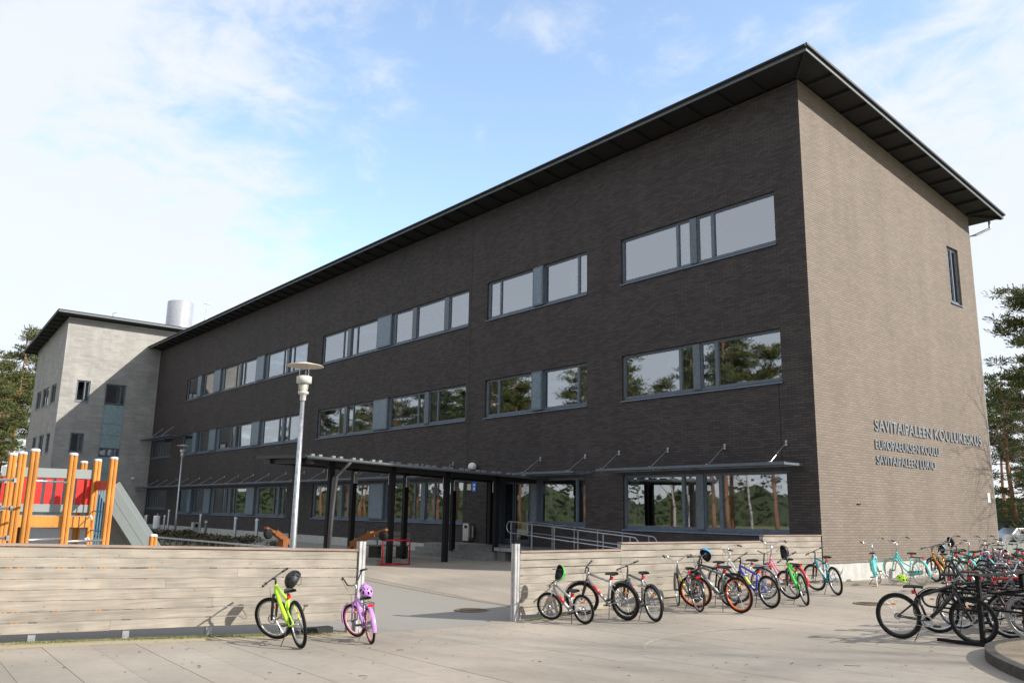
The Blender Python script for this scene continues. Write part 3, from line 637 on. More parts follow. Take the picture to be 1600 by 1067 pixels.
mb = MB(); mb.quad((TX0, TY0, -.3), (TX0, TY0, tz(TX0) - .2), (TX0, TY1, tz(TX0) - .2), (TX0, TY1, -.3)); mb.quad((TX0, TY1, -.3), (TX0, TY1, tz(TX0) - .2), (TX1, TY1, tz(TX1) - .25), (TX1, TY1, -.3)); part('back_wall', mb, m_stone, t)
for h in hC[:2]: window(t, *h, [('p', h[0] + .1, h[0] + .62), ('n', h[0] + .68, h[1] - .08)], PC)
for h in hD: window(t, *h, [('p', h[0] + .1, (h[0] + h[1]) / 2 - .04), ('p', (h[0] + h[1]) / 2 + .04, h[1] - .1)], PD)
window(t, -4.08, -2.48, 9.9, 11.6, [('p', -4.0, -2.9), ('n', -2.84, -2.56)], PC, sill=False)
window(t, -4.08, -2.48, 5.6, 6.3, [('p', -4.0, -3.5), ('p', -3.44, -2.95), ('p', -2.9, -2.56)], PC, sill=False)
for (a, b) in ((8.3, 9.88), (7.35, 8.28), (6.32, 7.33), (4.2, 5.58), (2.8, 4.18), (1.28, 2.78)):
    mb = MB(); mb.box(TX1 - .16, TX1 - .06, -4.07, -2.49, a, b); part('spandrel_panel', mb, mat('green_grey_panel', (.25, .35, .37), .25, .1), t)
mb = MB(); tp = [(-75.2, -8.5, tz(-75.2)), (-61.1, -8.5, tz(-61.1)), (-61.1, 10, tz(-61.1)), (-75.2, 10, tz(-75.2))]
mb.add(tp + [(x, y, z - .07) for x, y, z in tp], [(0, 1, 2, 3), (7, 6, 5, 4), (0, 4, 5, 1), (1, 5, 6, 2), (2, 6, 7, 3), (3, 7, 4, 0)]); part('roof', mb, m_roof, t)
mb = MB(); mb.box(-61.16, -61.12, -8.46, 10, tz(-61.1) - .22, tz(-61.1) - .075); part('fascia', mb, m_fascia, t)
mb = MB(); mb.bar((-75.2, -8.46, tz(-75.2) - .13), (-61.17, -8.46, tz(-61.17) - .13), .03, .12); part('fascia', mb, m_roof, t)
mb = MB(); mb.quad((-75.1, -8.4, tz(-75.1) - .2), (-75.1, 10, tz(-75.1) - .2), (-61.2, 10, tz(-61.2) - .2), (-61.2, -8.4, tz(-61.2) - .2)); part('soffit', mb, m_soffit, t)
mb = MB(); mb.box(TX1 + .002, TX1 + .05, TY0, TY1, 16.68, 16.75); part('cornice', mb, m_concrete, t)
x = -74.5
while x < -61.3: mb = MB(); mb.box(x, x + .06, -8.38, TY0 - .002, tz(x) - .3, tz(x) - .21); part('rafter', mb, m_soffit, t); x += 1.2
mb = MB(); mb.tube([(TX1, -1.3, 4.0), (TX1 + .25, -1.3, 4.0)], .04, 6); mb.box(TX1 + .2, TX1 + .45, -1.38, -1.22, 3.86, 4.0); part('camera', mb, m_white, t, label='small white security camera on the stone wall')
# things on the roofs
t = thing('roof_ventilator', 'fat silver cylindrical ventilator standing on the far roof', 'ventilator', (-66, 2.4, 16.4))
mb = MB(); mb.lathe([(1.15, 16.9), (1.15, 20.35), (1.1, 20.4), (.001, 20.42)], (-66, 2.45, 0), 32); part('drum', mb, m_silver_drum := mat('painted_silver', (.40, .41, .45), .35, .35), t, True)
mb = MB(); mb.lathe([(.9, 16.3), (1.3, 16.9), (1.3, 17.1), (1.16, 17.12)], (-66, 2.45, 0), 28); part('base_ring', mb, m_roof, t, True)
t = thing('roof_antenna', 'thin mast with small antennas on the roof beside the silver ventilator', 'antenna', (-66, 5.0, 16.5))
mb = MB(); mb.tube([(-66, 4.9, 16.5), (-66, 4.9, 21.0)], .035, 6); part('mast', mb, m_galv, t)
mb = MB(); mb.box(-66.1, -65.9, 4.6, 5.2, 20.7, 20.78); mb.box(-66.05, -65.95, 4.75, 5.05, 20.35, 20.42); mb.box(-66.1, -65.9, 4.8, 5.0, 19.0, 19.3); part('aerial', mb, m_galv, t)
t = solo('roof_vent_pipe', MB().tube([(-65, -3.5, 16.6), (-65, -3.5, 18.25)], .05, 8).tube([(-65, -3.5, 18.25), (-65, -3.25, 18.35)], .05, 6), m_galv, 'short bent vent pipe on the stone wing roof', 'pipe')

# ============================================================ BOARD FENCES (plane x = 0)
rf = random.Random(5)
def board_fence(name, lab, secs, posts, yend):
    t = thing(name, lab, 'fence', (0, secs[0][0], 0))
    for (ya, yb, zt, slope, rows, h) in secs:
        zz = lambda y: zt + slope * (ya - y) * -1
        for k in range(rows):
            y = ya
            while y < yb - .01:
                y2 = min(yb, y + rf.uniform(3.4, 5.6))
                if yb - y2 < 1.2: y2 = yb
                g = rf.uniform(.009, .016) if rf.random() < .85 else .005; top = .035 + k * h; bw = rf.uniform(-.0015, .002)
                mb = MB(); za, zb = zz(y) - top, zz(y2) - top; a, b = y + .0015, y2 - .0015
                pr = lambda yy, z: [(-.026 + bw, yy, z - h + g), (bw - .002, yy, z - h + g), (bw, yy, z - h + g + .002), (bw, yy, z - .003), (bw - .002, yy, z - .001), (-.026 + bw, yy, z - .001)]
                mb.add(pr(a, za) + pr(b, zb), [(0, 6, 7, 1), (1, 7, 8, 2), (2, 8, 9, 3), (3, 9, 10, 4), (4, 10, 11, 5), (5, 11, 6, 0), (5, 4, 3, 2, 1, 0), (6, 7, 8, 9, 10, 11)])
                part('board', mb, m_board, t); y = y2
        y = ya
        while y < yb - .01:
            y2 = min(yb, y + rf.uniform(2.8, 4.0))
            if yb - y2 < .8: y2 = yb
            mb = MB(); mb.bar((-.045, y + .001, zz(y) - .016), (-.045, y2 - .001, zz(y2) - .016), .145, .03); part('cap_board', mb, m_cap, t); y = y2
        n = max(1, int((yb - ya) / 1.12))
        for i in range(n + 1):
            y = ya + .06 + (yb - ya - .12) * i / n; mb = MB(); mb.box(-.115, -.03, y - .045, y + .045, gz(0, y) - .2, zz(y) - .04); part('fence_post', mb, m_galv, t)
    return t
fl = board_fence('board_fence', 'left weathered horizontal board fence in front of the orange playground', [(-25.0, -14.34, 1.294, -.0266, 8, .1400)], [], 0)
fr = board_fence('board_fence', 'right stepped weathered board fence ending at the brick gable corner', [(-10.78, -7.96, .935, 0, 8, .147), (-7.957, -2.76, 1.078, 0, 8, .147), (-2.757, -.06, 1.225, 0, 8, .147)], [], 0)
def end_post(y, zt, lab, x=-.02):
    t = thing('fence_end_post', lab, 'post', (x, y, 0)); mb = MB()
    for dx in (-.032, .032):
        for dy in (-.032, .032): mb.box(x + dx - .026, x + dx + .026, y + dy - .026, y + dy + .026, gz(x, y) - .1, zt)
    part('profile', mb, m_alu, t); mb = MB(); mb.box(x - .045, x + .045, y - .045, y + .045, gz(x, y) - .1, zt - .01); part('core', mb, m_fascia, t)
    mb = MB(); mb.box(x - .06, x + .06, y - .06, y + .06, zt + .001, zt + .012); mb.tube([(x, y, zt + .012), (x, y, zt + .04)], .014, 6); part('cap', mb, m_blackpl, t)
end_post(-14.27, 1.14, 'silver square post ending the left board fence beside the lilac bicycle')
end_post(-10.88, 1.07, 'silver square post ending the right board fence next to the small silver bicycle')
# dark timber sleeper lying under the left fence
mb = MB(); mb.box(-.12, .06, -15.5, -14.75, gz(0, -15) - .02, gz(0, -15) + .09); solo('fallen_board', mb, m_soffit, 'short dark timber lying under the left fence near the lilac bicycle', 'timber')

# ============================================================ STREET LAMPS
def street_lamp(x, y, h, lab, s=1.0):
    t = thing('street_lamp', lab, 'street lamp', (x, y, gz(x, y)), 'disc topped lamp posts in the yard')
    z = gz(x, y); mb = MB(); mb.tube([(x, y, z - .1), (x, y, z + 1.0), (x, y, z + h - .95)], [.085 * s, .08 * s, .05 * s], 14); part('pole', mb, m_galv, t, True)
    z1 = z + h - .95
    mb = MB(); mb.lathe([(.055, z1 - .02), (.075, z1), (.075, z1 + .12), (.10, z1 + .14), (.13, z1 + .16), (.13, z1 + .2), (.07, z1 + .22)], (x, y, 0), 18); part('socket', mb, m_lamp, t, True)
    mb = MB(); mb.lathe([(.09, z1 + .22), (.11, z1 + .3), (.11, z1 + .46), (.02, z1 + .5)], (x, y, 0), 18); part('lens', mb, mat('milky_glass', (.6, .58, .5), .2), t, True)
    mb = MB(); mb.lathe([(.13, z1 + .40), (.185, z1 + .42), (.185, z1 + .58), (.13, z1 + .60), (.001, z1 + .60)], (x, y, 0), 20); part('collar', mb, m_lamp, t, True)
    mb = MB()
    for k in range(3): a = 2 * PI * k / 3 + .4; mb.tube([(x + .12 * math.cos(a), y + .12 * math.sin(a), z1 + .14), (x + .13 * math.cos(a), y + .13 * math.sin(a), z1 + .86)], .009, 5)
    part('rod', mb, m_steel, t)
    mb = MB(); mb.lathe([(.001, z1 + .95), (.12, z1 + .93), (.43, z1 + .86), (.455, z1 + .845), (.43, z1 + .84), (.12, z1 + .87), (.001, z1 + .88)], (x, y, 0), 32); part('disc_reflector', mb, m_lampdisc, t, True)
m_lamp = mat('lamp_white', (.55, .55, .53), .4); m_lampdisc = mat('lamp_disc_cream', (.66, .58, .48), .45)
street_lamp(-6.35, -12.55, 5.55, 'tall lamp post with cream disc head standing behind the left board fence')
street_lamp(-49.2, -1.5, 6.2, 'distant small lamp post close to the long dark wall', 1.0)

# ============================================================ BOLLARDS, BINS, POSTS
def post_(x, y, h, r, lab, cat='bollard', m=m_galv, g='grey steel bollards by the far wall'):
    z = gz(x, y); mb = MB(); mb.lathe([(r, z - .05), (r, z + h - .03), (r * .8, z + h), (.001, z + h)], (x, y, 0), 10); t = solo('bollard', mb, m, lab, cat, g, True)
    mb = MB(); mb.lathe([(r * 1.15, z + h - .12), (r * 1.15, z + h - .06)], (x, y, 0), 10); part('collar', mb, m_white, t)
post_(-59.9, -.5, 1.1, .09, 'leftmost of the small bollards by the foot of the stone wing')
post_(-57.5, -1.1, 1.15, .09, 'second bollard from the left by the foot of the stone wing')
post_(-52.5, -1.0, 1.6, .07, 'thin taller bollard just right of the round white bin')
post_(-50.5, -1.9, 1.2, .07, 'low bollard directly beside the round white bin')
post_(-46.0, -.9, 1.35, .08, 'bollard between the white bin and the distant lamp post')
post_(-36.4, -2.2, 1.28, .09, 'left one of two tall bollards below the painted window')
post_(-33.5, -2.1, 1.24, .10, 'right one of two tall bollards below the painted window')
post_(-33.4, -5.0, 1.12, .07, 'dark post just behind the square steel bin', m=m_fascia)
t = thing('litter_bin', 'round white litter bin hanging on posts by the far wall', 'bin', (-49.3, -2.8, 0))
mb = MB(); mb.lathe([(.20, .15), (.22, .2), (.22, 1.0), (.2, 1.04), (.001, 1.04)], (-49.3, -2.8, 0), 16); part('body', mb, m_white, t, True)
mb = MB(); mb.tube([(-49.55, -2.7, -.1), (-49.55, -2.7, 1.2)], .04, 6); part('bin_post', mb, m_galv, t)
t = thing('litter_bin', 'square steel litter bin standing by the planting bed', 'bin', (-33.0, -5.7, 0))
mb = MB(); mb.box(-33.17, -32.83, -5.87, -5.53, -.1, .88); part('body', mb, m_steel, t); mb = MB(); mb.box(-32.828, -32.82, -5.78, -5.62, .62, .8); part('slot', mb, m_blackst, t)

# low rail beside the planting bed
t = thing('low_rail', 'low dark steel rail with short uprights along the planting bed', 'railing', (-16, -10.7, 0))
A_, B_ = Vector((-21.9, -11.12, 0)), Vector((-8.9, -10.2, 0))
mb = MB(); mb.bar(A_ + Vector((0, 0, .50)), B_ + Vector((0, 0, .50)), .10, .05); part('top_rail', mb, m_alu, t)
for i in range(24):
    p = A_.lerp(B_, i / 23); mb = MB(); mb.box(p.x - .03, p.x + .03, p.y - .03, p.y + .03, gz(p.x, p.y) - .1, .474); part('upright', mb, m_fascia, t)

# planting bed: soil mound and low shrubs
solo('planting_bed', sheet(frange(-44, -20, 1.0), frange(-8.6, -4.6, .5), .05, lambda x, y: gz(x, y) + .12 * max(0, 1 - ((y + 6.6) / 2) ** 2)), m_soil, 'dark soil bed with ground cover along the low rail', None, kind='structure')
def leaf_clump(mb, c, rad, n, size, rng, flat=.7):
    for _ in range(n):
        while True:
            v = Vector((rng.uniform(-1, 1), rng.uniform(-1, 1), rng.uniform(-1, 1)))
            if v.length < 1: break
        p = Vector(c) + Vector((v.x * rad, v.y * rad, v.z * rad * flat)); d = Vector((rng.gauss(0, 1), rng.gauss(0, 1), rng.gauss(0, .6))).normalized(); q = d.orthogonal().normalized()
        a = d * size; b = q * size * .35; mb.add([p - a * .5, p + b, p + a * .5, p - b], [(0, 1, 2, 3)])
rs = random.Random(21)
proto = None
for i in range(26):
    x = rs.uniform(-43, -21); y = rs.uniform(-8.2, -5.0); 
    if proto is None or i < 3:
        mb = MB()
        for _ in range(7): leaf_clump(mb, (rs.uniform(-.35, .35), rs.uniform(-.35, .35), rs.uniform(.1, .35)), .25, 60, .09, rs)
        proto = bpy.data.meshes.new('shrub'); proto = mb.mesh('shrub', m_shrub)
    o = bpy.data.objects.new('shrub', proto); link(o); o.location = (x, y, gz(x, y) + .08); o.rotation_euler = (0, 0, rs.uniform(0, 6)); o.scale = [rs.uniform(.7, 1.25)] * 3
    o['label'] = 'low brown green ground cover shrub in the bed along the dark wall'; o['category'] = 'shrub'; o['group'] = 'low shrubs in the planting bed'

# ============================================================ BENCH, SAND DIGGERS, HOCKEY GOAL
t = thing('bench', 'grey weathered plank bench with dark concrete ends under the canopy', 'bench', (-15.4, -4.6, 0), rot=(0, 0, math.atan2(.96, 1.0)))
t.location = (-15.55, -4.62, gz(-15.5, -4.6))
for (z0, z1, y) in ((.62, .76, .30), (.80, .94, .33)):
    mb = MB(); mb.box(-.7, 1.0, y - .02, y + .02, z0, z1); part('backrest', mb, m_boardx, t)
for y in (-.2, -.03, .14): mb = MB(); mb.box(-.7, 1.0, y - .075, y + .075, .42, .46); part('seat_plank', mb, m_boardx, t)
for x in (-.45, .6): mb = MB(); mb.box(x, x + .35, -.25, .25, 0, .418); part('end_block', mb, mat('dark_concrete', (.05, .047, .04), .9), t)
for x in (-.3, .78): mb = MB(); mb.box(x - .025, x + .025, .35, .38, .40, .92); part('back_strap', mb, m_fascia, t)

def digger(loc, rz, lab, long=1.3):
    t = thing('sand_digger', lab, 'play digger', loc, rot=(0, 0, rz), group='brown orange wooden diggers behind the fence')
    mb = MB(); mb.box(-.11, .11, -.11, .11, -.1, .88); part('post', mb, m_orangeb, t)
    mb = MB(); mb.bar((-.28, 0, .74), (long * .5, 0, 1.08), .17, .16); mb.bar((long * .5, 0, 1.07), (long, 0, 1.22), .12, .07); part('arm', mb, m_orangeb, t)
    mb = MB(); mb.lathe([(.001, -.08), (.13, -.07), (.16, -.02), (.16, .05), (.13, .08), (.001, .08)], (long - .12, 0, 1.04), 14, 'y'); part('rubber_bucket', mb, m_rubber, t, True)
    mb = MB(); mb.tube([(.3, 0, 1.05), (.3, 0, 1.28), (.2, .1, 1.28)], .03, 6); part('lever', mb, m_blackst, t)
    mb = MB(); mb.bar((-.25, 0, .72), (-.8, 0, .36), .08, .06); part('seat_arm', mb, m_orangeb, t); mb = MB(); mb.box(-.98, -.68, -.14, .14, .34, .39); part('seat', mb, m_blackpl, t)
digger((-12.3, -10.1, gz(-12, -10)), math.atan2(-.63, .25), 'brown wooden play digger pointing left seen behind the lamp post', .78)
digger((-10.8, -8.3, gz(-11, -8.3)), math.atan2(.28, .95), 'brown wooden play digger with long arm rising right before the bench', 1.15)

t = thing('hockey_goal', 'small red tubular street hockey goal standing under the canopy edge', 'goal', (-11.45, -6.5, gz(-11.4, -6.5)))
z0 = gz(-11.4, -6.5); m_redst = mat('red_painted_steel', (.5, .01, .02), .35); x, ya, yb, h = -11.45, -7.03, -6.0, .80
mb = MB(); mb.tube([(x, ya, z0 + .02), (x, ya, z0 + h - .06), (x, ya + .06, z0 + h), (x, yb - .06, z0 + h), (x, yb, z0 + h - .06), (x, yb, z0 + .02)], .025, 8); part('goal_frame', mb, m_redst, t, True)
mb = MB(); mb.tube([(x, ya, z0 + .025), (x - .45, ya + .08, z0 + .025), (x - .45, yb - .08, z0 + .025), (x, yb, z0 + .025)], .02, 6); mb.tube([(x - .02, ya, z0 + .025), (x - .02, yb, z0 + .025)], .018, 6)
part('base_tube', mb, m_redst, t, True)
mb = MB()
for i in range(15):
    f = i / 14; yy = ya + (yb - ya) * f; yc = ya + .08 + (yb - ya - .16) * f; mb.tube([(x, yy, z0 + h), (x - .22, (yy + yc) / 2, z0 + h * .82), (x - .42, yc, z0 + .3), (x - .45, yc, z0 + .03)], .004, 3)
for j in range(8):
    f = j / 7; zz_ = z0 + h * (1 - f); xx = x - .45 * math.sin(f * PI / 2); mb.tube([(xx, ya + .08 * f, zz_), (xx, yb - .08 * f, zz_)], .004, 3)
for yy in (ya, yb):
    for j in range(1, 5): mb.tube([(x, yy, z0 + h * j / 5), (x - .45 * math.sin((1 - j / 5) * PI / 2), yy, z0 + h * j / 5)], .004, 3)
part('net', mb, m_blackpl, t)

# ============================================================ PLAYGROUND TOWER
t = thing('playground_climber', 'orange timber playground climber with red slats and grey slide behind the fence', 'climbing frame', (-4, -18, 0))
PZ = 2.48
def ppost(x, y, zt, w=.115):
    z = gz(x, y) - .1; c = MB(); g = w / 4 + .002
    for dx in (-1, 1):
        for dy in (-1, 1): c.tube([(x + dx * g, y + dy * g, z), (x + dx * g, y + dy * g, zt)], w / 4 + .004, 8)
    p = part('post', c, m_orange, t, False); k = MB(); k.lathe([(w * .62, zt), (w * .62, zt + .02), (w * .5, zt + .04), (.001, zt + .045)], (x, y, 0), 14); part('post_cap', k, mat('pale_plastic_cap', (.55, .58, .66), .4), p, True)
    return p
P = [(-3.95, -18.98), (-3.42, -18.92), (-2.36, -18.92), (-2.98, -18.23), (-5.68, -17.46), (-4.6, -17.46), (-3.59, -17.43)]
for x, y in P: ppost(x, y, PZ)
ppost(-3.31, -16.69, 1.12)
# slat panel between (-4.67,-18.62) and (-4.55,-17.5)
pa, pb = Vector((-4.75, -19.0, 0)), Vector((-4.62, -17.45, 0)); L_ = (pb - pa).length
for (za, zb) in ((2.14, 2.31), (1.52, 1.66)):
    mb = MB(); a = pa + Vector((.0, 0, (za + zb) / 2)); b = pb + Vector((0, 0, (za + zb) / 2)); mb.bar(a, b, .05, zb - za); part('panel_rail', mb, m_greyboard, t)
n = 9
for i in range(n):
    f = (i + .5) / n; p = pa.lerp(pb, f); mb = MB(); mb.bar(p + Vector((-.012, 0, 1.6)), p + Vector((-.012, 0, 2.2)), 0.035, .118, up=(0, 1, 0)); part('red_slat', mb, m_red, t)
mb = MB(); mb.bar(pb + Vector((-1.1, 0.05, 1.9)), pb + Vector((0, 0.05, 1.9)), .04, .6); part('red_side_panel', mb, m_red, t)
mb = MB(); mb.bar((-4.5, -19.0, 1.35), (-4.45, -17.5, 1.35), .06, .20); part('deck_beam', mb, m_orange, t)
mb = MB(); mb.box(-5.7, -4.5, -18.95, -17.45, 1.38, 1.46); part('deck', mb, m_greyboard, t)
mb = MB(); mb.box(-5.4, -5.28, -18.6, -18.48, -.3, 1.36); part('post', mb, m_orangeb, t, label='darker brown post under the deck')
def pipe(a, b, r=.019): m_ = MB(); m_.tube([a, b], r, 8); part('climbing_bar', m_, m_galv, t, True)
for z in (2.04, 1.58, 1.10, .62):
    pipe((-3.0, -20.3, z), (-3.42, -18.92, z)); pipe((-3.4, -20.5, z + .01), (-3.95, -18.98, z - .01))
for z in (2.02, 1.10): pipe((-2.36, -18.92, z), (-2.98, -18.23, z))
pipe((-2.98, -18.23, 1.05), (-3.59, -17.43, 1.05))
mb = MB(); mb.bar((-4.6, -17.46, 2.02), (-3.59, -17.43, 2.02), .045, .17); part('climbing_board', mb, mat('rust_brown_board', (.35, .07, .03), .5), t)
m_rope = mat('blue_rope', (.06, .22, .34), .7)
for i in range(4):
    f = .25 + i * .17; a = Vector((-4.6, -17.46, 0)).lerp(Vector((-3.59, -17.43, 0)), f); mb = MB(); mb.tube([a + Vector((0, 0, 1.94)), a + Vector((0, 0, .1))], .010, 5); part('rope', mb, m_rope, t)
for j in range(5):
    z = 1.55 - j * .35; mb = MB(); mb.tube([(-4.6, -17.46, z), (-3.59, -17.43, z)], .010, 5); part('rope', mb, m_rope, t)
for x, y, z in ((-4.5, -17.52, 1.42), (-4.5, -17.52, 1.02)):
    mb = MB(); mb.lathe([(.001, -.055), (.04, -.04), (.055, 0), (.04, .04), (.001, .055)], (x, y, z), 10); part('rope_knob', mb, m_white, t, True)
for x, y in ((-3.42, -18.92), (-3.95, -18.98)):
    for z in (2.04, 1.58, 1.1): mb = MB(); mb.box(x - .05, x + .08, y - .09, y - .05, z - .04, z + .04); part('bar_clamp', mb, m_galv, t)
# slide
s0, s1 = Vector((-4.95, -17.2, 1.98)), Vector((-4.30, -15.85, -.1)); dr = (s1 - s0).normalized(); sd_ = Vector((dr.y, -dr.x, 0)).normalized()
sl = MB(); up = sd_.cross(dr).normalized()
if up.z < 0: up = -up
wid = .27
for i in range(9):
    o = -wid + 2 * wid * i / 8
    sl.bar(s0 + sd_ * o, s1 + sd_ * o, 2 * wid / 8 - .006, .05 if i % 2 else .04, up=up)
slide = part('slide', sl, m_greyboard, t)
for o in (-wid - .03, wid + .03):
    for k in range(5 if o < 0 else 2): q = MB(); q.bar(s0 + sd_ * o + up * (.16 - .165 * k), s1 + sd_ * o + up * (.16 - .165 * k), .04, .157, up=up); part('slide_side', q, m_greyboard, slide)
t2 = thing('play_panel', 'dark panel of the climber at the left edge of the photo', 'play panel', (-4.2, -20.6, 0))
mb = MB(); mb.box(-4.9, -4.1, -21.2, -19.4, .1, 1.62); part('panel', mb, mat('dark_panel', (.02, .022, .025), .7), t2)

# ============================================================ KERB ISLAND, RIGHT
t = thing('kerb_island', 'raised bed behind a dark curved concrete kerb at the right edge', None, (0, 0, 0), kind='structure')
kp = [(8.6, -6.4), (8.1, -7.1), (7.72, -7.8), (7.60, -8.6), (7.86, -9.4), (8.33, -10.12), (8.95, -10.8), (9.8, -11.3), (11.2, -11.7)]
def cr(pts, n=6):
    out = []
    P_ = [pts[0]] + pts + [pts[-1]]
    for i in range(1, len(P_) - 2):
        for k in range(n):
            u = k / n; a, b, c, d = [Vector((*q, 0)) for q in P_[i - 1:i + 3]]
            out.append(tuple((.5 * ((2 * b) + (c - a) * u + (2 * a - 5 * b + 4 * c - d) * u * u + (3 * b - a - 3 * c + d) * u ** 3))[:2]))
    return out + [pts[-1]]
kc = cr(kp); m_kerb = mat('dark_kerb_stone', (.06, .055, .048), .9, noise=(12, .35, None), bump=.4)
for i in range(0, len(kc) - 1, 3):
    mb = MB(); seg = kc[i:i + 4]
    for (a, b) in zip(seg, seg[1:]):
        A0, B0 = Vector((*a, gz(*a))), Vector((*b, gz(*b))); d = (B0 - A0).normalized(); nrm = Vector((d.y, -d.x, 0)) * -1
        w = .13; o = .004
        q = [A0 + Vector((0, 0, -.1)), B0 + Vector((0, 0, -.1)), B0 + nrm * .015 + Vector((0, 0, .13)), A0 + nrm * .015 + Vector((0, 0, .13)), B0 + nrm * w + Vector((0, 0, .14)), A0 + nrm * w + Vector((0, 0, .14)), B0 + nrm * w + Vector((0, 0, -.1)), A0 + nrm * w + Vector((0, 0, -.1))]
        mb.add(q, [(0, 1, 2, 3), (3, 2, 4, 5), (5, 4, 6, 7), (0, 3, 5, 7), (1, 6, 4, 2)])
    part('kerb_stone', mb, m_kerb, t)
mb = MB(); ic = [(x + .12 * (1 if True else 0), y + .02) for x, y in kc]
far = [(14, y) for x, y in ic]
mb.v = [(x, y, gz(x, y) + .115) for x, y in ic] + [(max(x + .5, 13.5), y + .2, gz(x, y) + .15) for x, y in ic]; n = len(ic)
mb.f = [(i, i + 1, n + i + 1, n + i) for i in range(n - 1)]
part('gravel_bed', mb, mat('gravelly_soil', (.27, .225, .165), .95, noise=(45, .35, (.16, .13, .09)), bump=.6), t)

# ============================================================ BICYCLES
def paint(name, c, metal=.2): return mat(name, c, .28, metal, coat=.5, noise=(30, .06, None))
BK = dict(black=paint('paint_black', (.012, .012, .013)), lime=paint('paint_lime', (.45, .82, .02), 0), lilac=paint('paint_lilac', (.52, .25, .62), 0), silver=paint('paint_silver', (.42, .42, .44), .6),
          grey=paint('paint_grey', (.16, .17, .18), .4), orange=paint('paint_orange', (.85, .16, .015), 0), blue=paint('paint_blue', (.03, .05, .42), 0), green=paint('paint_green', (.06, .55, .07), 0),
          red=paint('paint_red', (.5, .015, .02), 0), teal=paint('paint_teal', (.03, .28, .36), 0), turq=paint('paint_turquoise', (.10, .58, .58), 0), gold=paint('paint_gold', (.60, .32, .05), .4),
          white=paint('paint_white', (.7, .7, .7), 0), pink=paint('paint_pink', (.72, .28, .36), 0), purple=paint('paint_purple', (.22, .06, .32), 0), yellow=paint('paint_yellow', (.75, .65, .05), 0))
m_rimgrey = mat('rim_alloy', (.45, .45, .46), .3, .8); m_cream = mat('cream_tyre', (.62, .58, .48), .7); m_brown = mat('brown_leather', (.10, .035, .02), .5)
